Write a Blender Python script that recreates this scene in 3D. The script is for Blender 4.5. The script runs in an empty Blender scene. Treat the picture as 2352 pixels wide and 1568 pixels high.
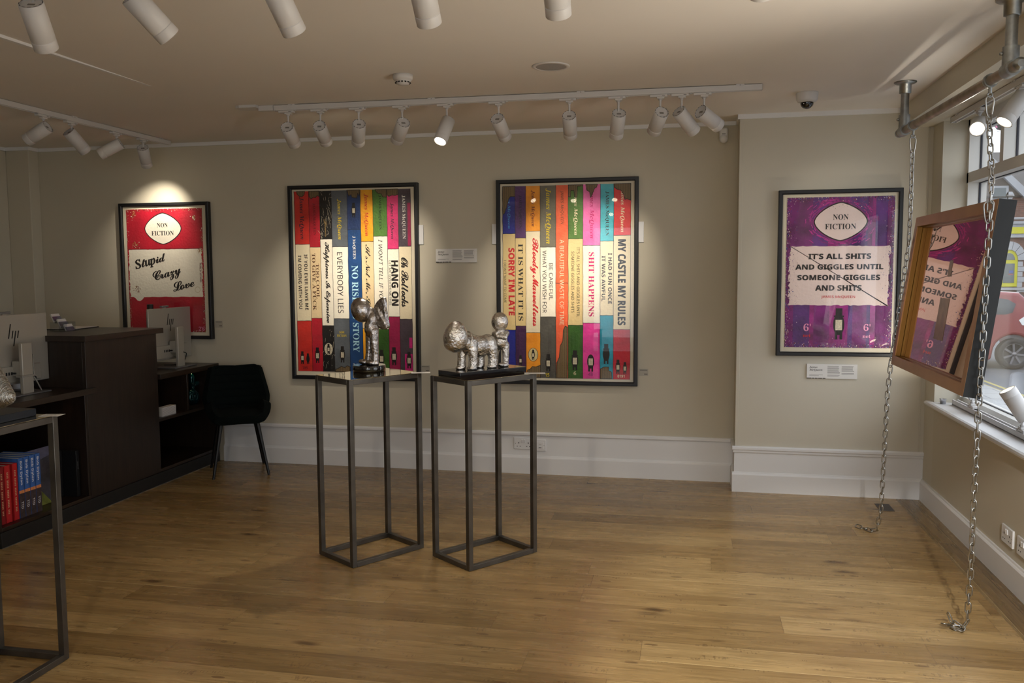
import bpy, bmesh, math, random
from mathutils import Vector, Matrix, Quaternion

C = bpy.context.scene.collection
scene = bpy.context.scene
R = math.radians

# ---------------------------------------------------------------- camera, sky, exposure
cam_data = bpy.data.cameras.new('camera')
cam_data.sensor_fit = 'HORIZONTAL'
cam_data.sensor_width = 36.0
cam_data.lens = 1968.71 / 2352 * 36.0
cam_data.clip_start = 0.05
cam_data.clip_end = 300
cam = bpy.data.objects.new('camera', cam_data)
C.objects.link(cam)


def cam_matrix(yaw, pitch, roll, loc):
    f = Vector((math.sin(yaw) * math.cos(pitch), math.cos(yaw) * math.cos(pitch), math.sin(pitch)))
    r = Vector((math.cos(yaw), -math.sin(yaw), 0))
    u = r.cross(f)
    r2 = r * math.cos(roll) + u * math.sin(roll)
    u2 = u * math.cos(roll) - r * math.sin(roll)
    m = Matrix((r2, u2, -f)).transposed().to_4x4()
    m.translation = loc
    return m


cam.matrix_world = cam_matrix(-0.2033, -0.0811, -0.0054, Vector((0, 0, 1.5)))
scene.camera = cam

scene.view_settings.view_transform = 'Standard'
scene.view_settings.look = 'None'
scene.view_settings.gamma = 1.0
scene.view_settings.use_curve_mapping = False
scene.view_settings.exposure = 0.12
scene.cycles.use_denoising = True
scene.cycles.use_adaptive_sampling = True
scene.cycles.adaptive_threshold = 0.02
scene.cycles.max_bounces = 7
scene.cycles.diffuse_bounces = 5
scene.cycles.glossy_bounces = 4
scene.cycles.transparent_max_bounces = 12
scene.cycles.transmission_bounces = 4
scene.cycles.sample_clamp_indirect = 4.0
scene.cycles.caustics_reflective = False
scene.cycles.caustics_refractive = False

SKY = 2.7
world = bpy.data.worlds.new('overcast_sky')
scene.world = world
world.use_nodes = True
wn = world.node_tree.nodes
wl = world.node_tree.links
bg = wn['Background']
tc = wn.new('ShaderNodeTexCoord')
nz = wn.new('ShaderNodeTexNoise')
nz.inputs['Scale'].default_value = 3.0
nz.inputs['Detail'].default_value = 3.0
rp = wn.new('ShaderNodeValToRGB')
rp.color_ramp.elements[0].color = (0.72, 0.84, 1.0, 1)
rp.color_ramp.elements[1].color = (1.0, 1.0, 1.0, 1)
wl.new(tc.outputs['Generated'], nz.inputs['Vector'])
wl.new(nz.outputs['Fac'], rp.inputs['Fac'])
wl.new(rp.outputs['Color'], bg.inputs['Color'])
bg.inputs['Strength'].default_value = SKY

# light levels of the lamps (W), the room's own and the added fill
P_WALL = 42.0      # long track, aimed at the two big prints
P_FRONT = 9.0     # front track, aimed at the steel stands
P_FLOOR_FILL = 240.0      # added unseen lamps behind the viewer that brighten the floor
P_FILL = 38.0      # added unseen wide lamps behind the viewer, fill for walls and ceiling
P_LEFT = 13.0      # short track over the desk
P_UP = 24.0          # further upturned lamps along the sill, outside the picture
P_WINDOW = 20.0    # window display lamps
WARM = (1.0, 0.89, 0.74)

H = 2.524          # ceiling
D = 6.2            # back wall
YB = 5.943         # face of the projecting pier
XB = 0.322         # its left corner
XW = 1.51          # window wall
XL = -5.45         # left wall
YF = -1.6          # wall behind the camera

# ---------------------------------------------------------------- helpers


def lin(c):
    out = []
    for v in c:
        v = v / 255.0
        out.append(v / 12.92 if v <= 0.04045 else ((v + 0.055) / 1.055) ** 2.4)
    return out


MATS = {}


def mat(name, rgb, rough=0.5, metal=0.0, bump=0.0, bscale=40.0, vary=0.0, vscale=6.0, spec=0.5, coat=0.0,
        sheen=0.0, emit=None, stretch=None, croughness=0.1):
    if name in MATS:
        return MATS[name]
    m = bpy.data.materials.new(name)
    m.use_nodes = True
    n, l = m.node_tree.nodes, m.node_tree.links
    b = n['Principled BSDF']
    col = lin(rgb)
    b.inputs['Base Color'].default_value = (*col, 1)
    b.inputs['Roughness'].default_value = rough
    b.inputs['Metallic'].default_value = metal
    b.inputs['Specular IOR Level'].default_value = spec
    if coat:
        b.inputs['Coat Weight'].default_value = coat
        b.inputs['Coat Roughness'].default_value = croughness
    if sheen:
        b.inputs['Sheen Weight'].default_value = sheen
    if emit:
        b.inputs['Emission Color'].default_value = (*emit[0], 1)
        b.inputs['Emission Strength'].default_value = emit[1]
    if bump or vary:
        t = n.new('ShaderNodeTexCoord')
        src = t.outputs['Object']
        if stretch:
            mp = n.new('ShaderNodeMapping')
            mp.inputs['Scale'].default_value = stretch
            l.new(src, mp.inputs['Vector'])
            src = mp.outputs['Vector']
        if vary:
            z = n.new('ShaderNodeTexNoise')
            z.inputs['Scale'].default_value = vscale
            z.inputs['Detail'].default_value = 5
            l.new(src, z.inputs['Vector'])
            x = n.new('ShaderNodeValToRGB')
            x.color_ramp.elements[0].position = 0.3
            x.color_ramp.elements[1].position = 0.7
            x.color_ramp.elements[0].color = (*[c * (1 - vary) for c in col], 1)
            x.color_ramp.elements[1].color = (*[min(1, c * (1 + vary)) for c in col], 1)
            l.new(z.outputs['Fac'], x.inputs['Fac'])
            l.new(x.outputs['Color'], b.inputs['Base Color'])
        if bump:
            z2 = n.new('ShaderNodeTexNoise')
            z2.inputs['Scale'].default_value = bscale
            z2.inputs['Detail'].default_value = 4
            l.new(src, z2.inputs['Vector'])
            bp = n.new('ShaderNodeBump')
            bp.inputs['Strength'].default_value = bump
            bp.inputs['Distance'].default_value = 0.01
            l.new(z2.outputs['Fac'], bp.inputs['Height'])
            l.new(bp.outputs['Normal'], b.inputs['Normal'])
    MATS[name] = m
    return m


def glass_mat(name, tint=(1, 1, 1), gloss=0.02, ior=1.45):
    if name in MATS:
        return MATS[name]
    m = bpy.data.materials.new(name)
    m.use_nodes = True
    n, l = m.node_tree.nodes, m.node_tree.links
    n.clear()
    o = n.new('ShaderNodeOutputMaterial')
    tr = n.new('ShaderNodeBsdfTransparent')
    tr.inputs['Color'].default_value = (*tint, 1)
    gl = n.new('ShaderNodeBsdfGlossy')
    gl.inputs['Roughness'].default_value = gloss
    # Schlick reflectance, the same from both sides of the pane
    lw = n.new('ShaderNodeLayerWeight')
    lw.inputs['Blend'].default_value = 0.5
    r0 = ((ior - 1) / (ior + 1)) ** 2
    pw = n.new('ShaderNodeMath')
    pw.operation = 'POWER'
    pw.inputs[1].default_value = 5.0
    ma = n.new('ShaderNodeMath')
    ma.operation = 'MULTIPLY_ADD'
    ma.inputs[1].default_value = 1 - r0
    ma.inputs[2].default_value = r0
    l.new(lw.outputs['Facing'], pw.inputs[0])
    l.new(pw.outputs[0], ma.inputs[0])
    mx = n.new('ShaderNodeMixShader')
    l.new(ma.outputs[0], mx.inputs['Fac'])
    l.new(tr.outputs[0], mx.inputs[1])
    l.new(gl.outputs[0], mx.inputs[2])
    l.new(mx.outputs[0], o.inputs['Surface'])
    MATS[name] = m
    return m


class B:
    """collects shapes into one mesh"""

    def __init__(self):
        self.bm = bmesh.new()
        self.mats = []

    def mi(self, m):
        if m is None:
            return 0
        if m not in self.mats:
            self.mats.append(m)
        return self.mats.index(m)

    def faces(self, verts, faces, m=None, smooth=False, M=None):
        k = self.mi(m)
        vs = [self.bm.verts.new((M @ Vector(v)) if M else Vector(v)) for v in verts]
        for f in faces:
            try:
                fc = self.bm.faces.new([vs[i] for i in f])
            except ValueError:
                continue
            fc.material_index = k
            if smooth == 'edges':
                # only the rounded edges shade smoothly, the flat sides stay flat
                fc.normal_update()
                fc.smooth = max(abs(c) for c in fc.normal) < 0.999 if M is None else len(f) < 4 or fc.calc_area() < 2e-5
            else:
                fc.smooth = smooth
        return self

    def box(self, c, s, m=None, M=None, bev=0.0):
        x, y, z = c
        a, b, d = s[0] / 2, s[1] / 2, s[2] / 2
        if bev <= 0:
            v = [(x + i * a, y + j * b, z + k * d) for i in (-1, 1) for j in (-1, 1) for k in (-1, 1)]
            f = [(0, 1, 3, 2), (4, 6, 7, 5), (0, 4, 5, 1), (2, 3, 7, 6), (0, 2, 6, 4), (1, 5, 7, 3)]
            return self.faces(v, f, m, False, M)
        t = bmesh.new()
        bmesh.ops.create_cube(t, size=1.0)
        for v in t.verts:
            v.co = Vector((v.co.x * s[0], v.co.y * s[1], v.co.z * s[2]))
        bmesh.ops.bevel(t, geom=list(t.edges), offset=min(bev, min(s) * 0.49), segments=2, affect='EDGES', profile=0.5)
        t.verts.index_update()
        v = [tuple(w.co + Vector(c)) for w in t.verts]
        f = [[w.index for w in fc.verts] for fc in t.faces]
        t.free()
        return self.faces(v, f, m, 'edges', M)

    def bb(self, lo, hi, m=None, M=None, bev=0.0):
        return self.box([(a + b) / 2 for a, b in zip(lo, hi)], [abs(b - a) for a, b in zip(lo, hi)], m, M, bev)

    def tube(self, pts, r, n=10, m=None, closed=False, caps=True, M=None):
        pts = [Vector(p) for p in pts]
        N = len(pts)
        rs = r if isinstance(r, (list, tuple)) else [r] * N
        verts, faces = [], []
        t0 = (pts[1] - pts[0]).normalized()
        ref = Vector((0, 0, 1)) if abs(t0.z) < 0.9 else Vector((1, 0, 0))
        nrm = (ref - t0 * ref.dot(t0)).normalized()
        for i, p in enumerate(pts):
            if closed:
                t = (pts[(i + 1) % N] - pts[i - 1]).normalized()
            elif i == 0:
                t = (pts[1] - pts[0]).normalized()
            elif i == N - 1:
                t = (pts[-1] - pts[-2]).normalized()
            else:
                t = ((pts[i + 1] - p).normalized() + (p - pts[i - 1]).normalized()).normalized()
            nrm = (nrm - t * nrm.dot(t)).normalized()
            bn = t.cross(nrm)
            for k in range(n):
                a = 2 * math.pi * k / n
                verts.append(p + (nrm * math.cos(a) + bn * math.sin(a)) * rs[i])
        for i in range(N if closed else N - 1):
            j = (i + 1) % N
            for k in range(n):
                k2 = (k + 1) % n
                faces.append((i * n + k, i * n + k2, j * n + k2, j * n + k))
        self.faces(verts, faces, m, True, M)
        if caps and not closed:
            for i in (0, N - 1):
                ring = [verts[i * n + k] for k in range(n)]
                self.faces(ring, [tuple(range(n))], m, False, M)
        return self

    def lathe(self, prof, n=24, m=None, M=None, smooth=True):
        """profile [(r, z)] around z"""
        verts, faces = [], []
        for r, z in prof:
            for k in range(n):
                a = 2 * math.pi * k / n
                verts.append((r * math.cos(a), r * math.sin(a), z))
        for i in range(len(prof) - 1):
            for k in range(n):
                k2 = (k + 1) % n
                faces.append((i * n + k, i * n + k2, (i + 1) * n + k2, (i + 1) * n + k))
        k0 = len(self.bm.faces)
        self.faces(verts, faces, m, smooth, M)
        self.bm.faces.ensure_lookup_table()
        for i in range(len(prof) - 1):
            if abs(prof[i][1] - prof[i + 1][1]) < 1e-7:
                for k in range(n):
                    j = k0 + i * n + k
                    if j < len(self.bm.faces):
                        self.bm.faces[j].smooth = False
        return self

    def prism(self, poly, axis, lo, hi, m=None, M=None):
        """polygon in the two other axes, extruded along axis between lo and hi"""
        def put(p, d):
            q = list(p)
            q.insert(axis, d)
            return tuple(q)
        n = len(poly)
        v = [put(p, lo) for p in poly] + [put(p, hi) for p in poly]
        f = [tuple(range(n)), tuple(range(2 * n - 1, n - 1, -1))]
        f += [(i, (i + 1) % n, n + (i + 1) % n, n + i) for i in range(n)]
        return self.faces(v, f, m, False, M)

    def sphere(self, c, r, m=None, M=None, seg=16, rings=10):
        t = bmesh.new()
        bmesh.ops.create_uvsphere(t, u_segments=seg, v_segments=rings, radius=1.0)
        t.verts.index_update()
        r3 = r if isinstance(r, (list, tuple)) else (r, r, r)
        T = Matrix.Translation(Vector(c)) @ Matrix.Diagonal((*r3, 1))
        if M:
            T = M @ T
        v = [tuple(w.co) for w in t.verts]
        f = [[w.index for w in fc.verts] for fc in t.faces]
        t.free()
        return self.faces(v, f, m, True, T)

    def grid(self, P, m=None, smooth=True):
        """P[i][j] points"""
        nI, nJ = len(P), len(P[0])
        v = [p for row in P for p in row]
        f = [(i * nJ + j, i * nJ + j + 1, (i + 1) * nJ + j + 1, (i + 1) * nJ + j) for i in range(nI - 1) for j in range(nJ - 1)]
        return self.faces(v, f, m, smooth)

    def mesh(self, name, recalc=True, merge=False):
        if merge:
            bmesh.ops.remove_doubles(self.bm, verts=list(self.bm.verts), dist=1e-5)
        if recalc:
            bmesh.ops.recalc_face_normals(self.bm, faces=list(self.bm.faces))
        me = bpy.data.meshes.new(name)
        self.bm.to_mesh(me)
        self.bm.free()
        for m in self.mats:
            me.materials.append(m)
        return me

    def obj(self, name, parent=None, loc=None, rz=None, **kw):
        return put(name, self.mesh(name, **kw), parent, loc, rz)


def put(name, me, parent=None, loc=None, rz=None):
    o = bpy.data.objects.new(name, me)
    C.objects.link(o)
    if parent is not None:
        o.parent = parent
    if loc is not None:
        o.location = loc
    if rz is not None:
        o.rotation_euler = (0, 0, rz)
    return o


def tag(o, label=None, cat=None, group=None, kind=None):
    if label:
        o['label'] = label
    if cat:
        o['category'] = cat
    if group:
        o['group'] = group
    if kind:
        o['kind'] = kind
    return o


def thing(name, label, cat, loc=(0, 0, 0), rz=0.0, group=None):
    o = bpy.data.objects.new(name, None)
    C.objects.link(o)
    o.location = loc
    o.rotation_euler = (0, 0, rz)
    o.empty_display_size = 0.05
    return tag(o, label, cat, group)


def struct(name, b, **kw):
    o = b.obj(name, **kw)
    o['kind'] = 'structure'
    return o


def rotm(axis, ang):
    return Matrix.Rotation(ang, 4, axis)


def tr(x, y, z):
    return Matrix.Translation((x, y, z))


def blob(name, parts, voxel, m, smooth=4, swell=0.0):
    """one continuous surface grown from overlapping ellipsoids ('e', c, r, euler) and tapered limbs ('l', [pts], [radii])"""
    b = B()
    for p in parts:
        if p[0] == 'e':
            M = Matrix.Translation(p[1])
            if len(p) > 3:
                M = M @ Matrix.Rotation(p[3][2], 4, 'Z') @ Matrix.Rotation(p[3][1], 4, 'Y') @ Matrix.Rotation(p[3][0], 4, 'X')
            b.sphere((0, 0, 0), p[2], None, M, 24, 14)
        else:
            b.tube(p[1], p[2], 14)
            for c, r in zip(p[1], p[2]):
                b.sphere(c, r, None, None, 14, 10)
    me = b.mesh(name + '_raw')
    o = bpy.data.objects.new(name + '_raw', me)
    C.objects.link(o)
    md = o.modifiers.new('r', 'REMESH')
    md.mode = 'VOXEL'
    md.voxel_size = voxel
    sm = o.modifiers.new('s', 'SMOOTH')
    sm.factor = 0.6
    sm.iterations = smooth
    bpy.context.view_layer.update()
    dg = bpy.context.evaluated_depsgraph_get()
    out = bpy.data.meshes.new_from_object(o.evaluated_get(dg))
    out.name = name
    bpy.data.objects.remove(o)
    bpy.data.meshes.remove(me)
    if swell:
        nn = [v.normal.copy() for v in out.vertices]
        for v, q in zip(out.vertices, nn):
            v.co += q * swell
    out.materials.clear()
    out.materials.append(m)
    for p in out.polygons:
        p.use_smooth = True
    return out


# ---------------------------------------------------------------- lettering
FACE = {'se': (0x1D400, 0x1D41A, 0x1D7CE), 'bi': (0x1D468, 0x1D482, None), 'sc': (0x1D4D0, 0x1D4EA, None), 'ss': (0x1D4D0, 0x1D4EA, None),
        'sb': (0x1D5D4, 0x1D5EE, 0x1D7EC), 'sa': (0x1D5A0, 0x1D5BA, 0x1D7E2), 'si': (0x1D608, 0x1D622, None)}
TEXT_CACHE = {}


def glyphs(s, style):
    """flat outline mesh of a string, fitted to the unit square"""
    if (s, style) in TEXT_CACHE:
        return TEXT_CACHE[(s, style)]
    U, L, N = FACE[style]
    t = ''
    for ch in s:
        if ch == 'S' and style == 'ss':
            t += chr(0x1D468 + 18)
        elif ch in 'up' and style == 'ss':
            t += chr(0x1D482 + ord(ch) - 97)
        elif 'A' <= ch <= 'Z':
            t += chr(U + ord(ch) - 65)
        elif 'a' <= ch <= 'z':
            t += chr(L + ord(ch) - 97)
        elif ch.isdigit() and N:
            t += chr(N + ord(ch) - 48)
        else:
            t += ch
    cu = bpy.data.curves.new('lettering', 'FONT')
    cu.body = t
    cu.size = 1.0
    cu.resolution_u = 3
    if style in ('sc', 'ss'):
        cu.space_character = 0.84
    o = bpy.data.objects.new('lettering_source', cu)
    C.objects.link(o)
    bpy.context.view_layer.update()
    me = bpy.data.meshes.new_from_object(o.evaluated_get(bpy.context.evaluated_depsgraph_get()))
    vs = [(v.co.x, v.co.y) for v in me.vertices]
    fs = [tuple(p.vertices) for p in me.polygons]
    bpy.data.objects.remove(o)
    bpy.data.curves.remove(cu)
    bpy.data.meshes.remove(me)
    if style == 'ss':
        a = 0.27
        vs = [(x * math.cos(a) - y * math.sin(a), x * math.sin(a) + y * math.cos(a)) for x, y in vs]
    if vs:
        x0, x1 = min(v[0] for v in vs), max(v[0] for v in vs)
        y0, y1 = min(v[1] for v in vs), max(v[1] for v in vs)
        vs = [((x - x0) / max(1e-6, x1 - x0), (y - y0) / max(1e-6, y1 - y0)) for x, y in vs]
    TEXT_CACHE[(s, style)] = (vs, fs)
    return vs, fs


HEAVY = {'xb': ('sb', 0.030), 'xs': ('ss', 0.016), 'xc': ('sc', 0.022)}


def write(b, s, style, m, o, right, up):
    """letters between corner o, o + right and o + up"""
    o, right, up = Vector(o), Vector(right), Vector(up)
    if style in HEAVY:
        style, k = HEAVY[style]
        d = right.normalized() * up.length * k
        e = up.normalized() * up.length * k
        vs, fs = glyphs(s, style)
        nrm = right.cross(up).normalized() * 0.00004
        for k, q in enumerate((-d, d, -e, e)):
            b.faces([o + q - nrm * (k + 1) + right * x + up * y for x, y in vs], fs, m)
    vs, fs = glyphs(s, style)
    b.faces([o + right * x + up * y for x, y in vs], fs, m)


# ---------------------------------------------------------------- shared materials
M_WALL = mat('wall_paint', (200, 193, 174), 0.85, bump=0.03, bscale=180, vary=0.02, vscale=2)
M_WALLB = mat('pier_wall_paint', (204, 198, 182), 0.85, bump=0.03, bscale=180, vary=0.02, vscale=2)
M_CEIL = mat('ceiling_paint', (232, 227, 220), 0.9, bump=0.02, bscale=150, vary=0.02, vscale=1.5)
M_TRIM = mat('white_gloss_trim', (230, 230, 230), 0.45)
M_WHITE = mat('white_powder_coat', (212, 210, 208), 0.45)
M_STEEL = mat('raw_steel', (102, 98, 92), 0.42, 0.85, vary=0.25, vscale=9, bump=0.02, bscale=60)
M_PLATE = mat('polished_steel_top', (204, 194, 166), 0.045, 1.0)
M_SILVER = mat('hammered_silver', (214, 210, 204), 0.19, 1.0, bump=0.7, bscale=75, vary=0.3, vscale=30)
M_PEWTER = mat('rough_silver', (178, 172, 168), 0.25, 1.0, bump=0.4, bscale=70, vary=0.35, vscale=40)
M_BLACK = mat('black_lacquer', (10, 11, 14), 0.12, coat=0.6)
M_FRAME = mat('black_frame_wood', (16, 17, 20), 0.45)
M_DARK = mat('dark_slot', (14, 13, 13), 0.7)
M_GALV = mat('galvanised_steel', (150, 152, 150), 0.36, 0.9, vary=0.2, vscale=30)
M_ZINC = mat('zinc_chain', (172, 170, 164), 0.28, 1.0, vary=0.15, vscale=60)
M_PAPER = mat('white_card', (226, 224, 220), 0.7)
M_INKM = mat('printed_ink', (30, 28, 30), 0.7)
M_GREYINK = mat('grey_print', (120, 116, 112), 0.7)
M_CHROME = mat('chrome', (200, 200, 205), 0.1, 1.0)

# ---------------------------------------------------------------- measured artwork tables (metres from the lower left frame corner)
SPINES_A = [
    (0.0455, 0.1655, 1.0411, 0.4521),
    (0.1655, 0.2538, 1.0191, 0.4721),
    (0.2538, 0.3498, 1.0781, 0.4161),
    (0.3498, 0.4768, 1.0191, 0.4701),
    (0.4768, 0.5838, 1.1491, 1.1491),
    (0.5838, 0.6825, 1.0561, 0.3971),
    (0.6825, 0.7945, 1.0951, 0.3921),
    (0.7945, 0.8831, 0.9981, 0.4881),
    (0.8831, 0.9811, 1.0161, 0.4701),
]
SPINES_B = [
    (0.0443, 0.138, 1.1024, 0.3984),
    (0.138, 0.2166, 1.0704, 0.4274),
    (0.2166, 0.3226, 1.1184, 0.3794),
    (0.3226, 0.4373, 1.0024, 0.4964),
    (0.4373, 0.5276, 0.7414, 0.7414),
    (0.5276, 0.6346, 1.0594, 0.4364),
    (0.6346, 0.759, 1.0114, 0.4534),
    (0.759, 0.8546, 1.0404, 0.5094),
    (0.8546, 0.9756, 1.0794, 0.4084),
]
TEXT_A = [
    ('v', 'ink', 'bi', 'James McQueen', 0.1028, 1.4011, 1.0781, 0.043),
    ('v', 'black', 'sb', 'IF YOU EVER LEAVE ME', 0.1298, 0.9641, 0.5361, 0.027),
    ('v', 'black', 'sb', "I'M COMING WITH YOU", 0.0788, 0.9561, 0.5441, 0.028),
    ('v', 'darkred', 'se', 'JAMES McQUEEN', 0.2068, 1.3531, 1.1091, 0.025),
    ('v', 'brown', 'se', 'TOO COOL', 0.2248, 0.8911, 0.6241, 0.027),
    ('v', 'brown', 'se', 'TO GIVE A FUCK', 0.1948, 0.9731, 0.5331, 0.028),
    ('v', 'tan', 'sc', 'James', 0.2978, 1.2291, 1.0971, 0.029),
    ('v', 'black', 'xc', 'Happiness Is Expensive', 0.3013, 1.0551, 0.4371, 0.05),
    ('v', 'yellow', 'bi', 'James McQueen', 0.4103, 1.3801, 1.0741, 0.038),
    ('v', 'black', 'sa', 'EVERYBODY LIES', 0.4083, 0.9771, 0.5131, 0.045),
    ('v', 'white', 'se', 'J McQUEEN', 0.5258, 1.0991, 0.9241, 0.027),
    ('v', 'lightblue', 'se', 'NO RISK NO STORY', 0.5293, 0.8751, 0.2141, 0.051),
    ('v', 'red', 'bi', 'James McQueen', 0.6278, 1.4151, 1.0981, 0.038),
    ('v', 'black', 'sc', "It's Not Me, It's", 0.6343, 1.0351, 0.5301, 0.047),
    ('v', 'darkgreen', 'se', 'JAMES McQUEEN', 0.7383, 1.4021, 1.1431, 0.024),
    ('v', 'black', 'si', "I WON'T TELL IF YOU", 0.7373, 1.0701, 0.5881, 0.031),
    ('v', 'ink', 'bi', 'James McQueen', 0.8328, 1.3431, 1.0741, 0.032),
    ('v', 'black', 'xb', 'HANG ON', 0.8483, 0.9111, 0.5721, 0.053),
    ('v', 'black', 'sa', 'LET ME OVERTHINK THIS', 0.8103, 0.9111, 0.5761, 0.016),
    ('v', 'white', 'se', 'JAMES McQUEEN', 0.9248, 1.3981, 1.0731, 0.029),
    ('v', 'black', 'xc', 'Oh Bollocks', 0.9273, 0.9331, 0.5621, 0.055),
    ('h', 'yellow', 'se', 'NON', 0.3918, 0.3561, 0.4328, 0.3741),
    ('h', 'yellow', 'se', 'FICTION', 0.3728, 0.3301, 0.4508, 0.3491),
    ('h', 'darkred', 'sb', '785', 0.0818, 0.0761, 0.1238, 0.0961),
    ('h', 'white', 'sb', '34', 0.4978, 0.0981, 0.5398, 0.1251),
]
TEXT_B = [
    ('v', 'skyblue', 'bi', 'James McQueen', 0.0913, 1.4364, 1.1394, 0.025),
    ('v', 'red', 'xb', "SORRY I'M LATE", 0.1093, 0.9984, 0.5064, 0.044),
    ('v', 'black', 'sa', "I DIDN'T WANT TO COME", 0.0608, 0.9104, 0.5984, 0.017),
    ('v', 'ink', 'se', 'JAMES McQUEEN', 0.1753, 1.3804, 1.1414, 0.023),
    ('v', 'black', 'se', 'IT IS WHAT IT IS', 0.1773, 1.0284, 0.4664, 0.036),
    ('v', 'darkred', 'bi', 'James McQueen', 0.2683, 1.4124, 1.1524, 0.031),
    ('v', 'red', 'xc', 'Bloody Marvellous', 0.2783, 1.0684, 0.4264, 0.061),
    ('v', 'yellow', 'bi', 'James McQueen', 0.3803, 1.4244, 1.0264, 0.046),
    ('v', 'black', 'sa', 'BE CAREFUL', 0.4018, 0.8854, 0.6184, 0.029),
    ('v', 'black', 'sa', 'WHAT YOU WISH FOR', 0.3538, 0.9774, 0.5254, 0.029),
    ('v', 'brown', 'si', 'JAMES McQUEEN', 0.4818, 1.4064, 1.1644, 0.025),
    ('v', 'cream', 'sa', 'A BEAUTIFUL WASTE OF TIME', 0.4818, 1.0554, 0.4374, 0.031),
    ('v', 'cream', 'bi', 'James McQueen', 0.5808, 1.4194, 1.0864, 0.031),
    ('v', 'black', 'sa', "IT'S ALL SHITS AND GIGGLES UNTIL", 0.6008, 0.9984, 0.4954, 0.021),
    ('v', 'black', 'sa', 'SOMEONE GIGGLES AND SHITS', 0.5608, 0.9704, 0.5274, 0.021),
    ('v', 'magenta', 'bi', 'James McQueen', 0.6968, 1.4214, 1.0604, 0.037),
    ('v', 'magenta', 'se', 'SHIT HAPPENS', 0.6968, 0.9624, 0.5004, 0.041),
    ('v', 'black', 'se', 'JAMES McQUEEN', 0.8073, 1.3934, 1.0784, 0.029),
    ('v', 'black', 'sb', 'I HAD FUN ONCE', 0.8298, 0.9554, 0.5914, 0.028),
    ('v', 'black', 'sb', 'IT WAS AWFUL', 0.7833, 0.9354, 0.6104, 0.026),
    ('v', 'cream', 'bi', 'James McQueen', 0.9148, 1.4134, 1.1024, 0.033),
    ('v', 'black', 'xb', 'MY CASTLE MY RULES', 0.9138, 1.0504, 0.4404, 0.054),
    ('h', 'yellow', 'sb', '15', 0.3583, 0.0564, 0.3883, 0.0824),
    ('h', 'cream', 'sa', '6', 0.5683, 0.0724, 0.5863, 0.0984),
    ('h', 'purple', 'sa', '48', 0.6743, 0.0684, 0.7073, 0.0934),
    ('h', 'cream', 'sb', '0191', 0.8863, 0.0604, 0.9373, 0.0804),
]
FIG_A = [
    ((0.0818, 0.1651), 0.1045),
    ((0.1278, 0.1571), 0.088),
    ((0.2078, 0.1861), 0.1265),
    ((0.4138, 0.1951), 0.132),
    ((0.5288, 1.2941), 0.1155),
    ((0.7318, 0.1691), 0.1375),
    ((0.8318, 0.1871), 0.143),
    ((0.9508, 0.1591), 0.132),
    ((0.3008, 0.2351), 0.077),
]
FIG_B = [
    ((0.0773, 0.2194), 0.0971),
    ((0.1733, 0.1744), 0.0818),
    ((0.3803, 0.1594), 0.1329),
    ((0.5773, 0.1804), 0.1534),
    ((0.6923, 0.1764), 0.1534),
    ((0.8043, 0.2304), 0.1534),
    ((0.8893, 0.1384), 0.1074),
    ((0.9393, 0.1294), 0.092),
    ((0.2683, 0.2174), 0.0716),
]
TEXT_RED = [
    ('v', 'darkred', 'se', 'WORLD AFFAIRS', 0.6994, 0.6052, 0.4512, 0.016),
    ('h', 'black', 'se', 'NON', 0.3299, 0.8882, 0.4249, 0.9222),
    ('h', 'black', 'se', 'FICTION', 0.2789, 0.8232, 0.4759, 0.8602),
    ('h', 'pink', 'se', "2'6", 0.6669, 0.0652, 0.7179, 0.0982),
    ('h', 'black', 'xs', 'Stupid', 0.1229, 0.5572, 0.3879, 0.6822),
    ('h', 'black', 'xs', 'Crazy', 0.2739, 0.4692, 0.5249, 0.5592),
    ('h', 'black', 'xs', 'Love', 0.4539, 0.3782, 0.6419, 0.4612),
]
TEXT_PURPLE = [
    ('v', 'ink', 'se', 'WORLD AFFAIRS', 0.6976, 0.5967, 0.4367, 0.013),
    ('h', 'black', 'se', 'NON', 0.3406, 0.8887, 0.4356, 0.9237),
    ('h', 'black', 'se', 'FICTION', 0.2926, 0.8277, 0.4836, 0.8627),
    ('h', 'black', 'xb', "IT'S ALL SHITS", 0.1946, 0.6357, 0.5796, 0.6697),
    ('h', 'black', 'xb', 'AND GIGGLES UNTIL', 0.1146, 0.5677, 0.6556, 0.6007),
    ('h', 'black', 'xb', 'SOMEONE GIGGLES', 0.1286, 0.4987, 0.6376, 0.5317),
    ('h', 'black', 'xb', 'AND SHITS', 0.2416, 0.4297, 0.5266, 0.4647),
    ('h', 'red', 'sa', 'JAMES McQUEEN', 0.2796, 0.3777, 0.4886, 0.3977),
    ('h', 'pink', 'se', "6'", 0.1726, 0.1637, 0.2176, 0.2127),
    ('h', 'red', 'se', 'net', 0.1696, 0.1237, 0.2186, 0.1447),
    ('h', 'pink', 'se', "6'", 0.5456, 0.1677, 0.5876, 0.2127),
    ('h', 'pink', 'se', 'net', 0.5416, 0.1217, 0.5896, 0.1427),
]

for _tab in (TEXT_A, TEXT_B, TEXT_RED, TEXT_PURPLE):
    for _it in _tab:
        glyphs(_it[3], HEAVY.get(_it[2], (_it[2],))[0])

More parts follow.
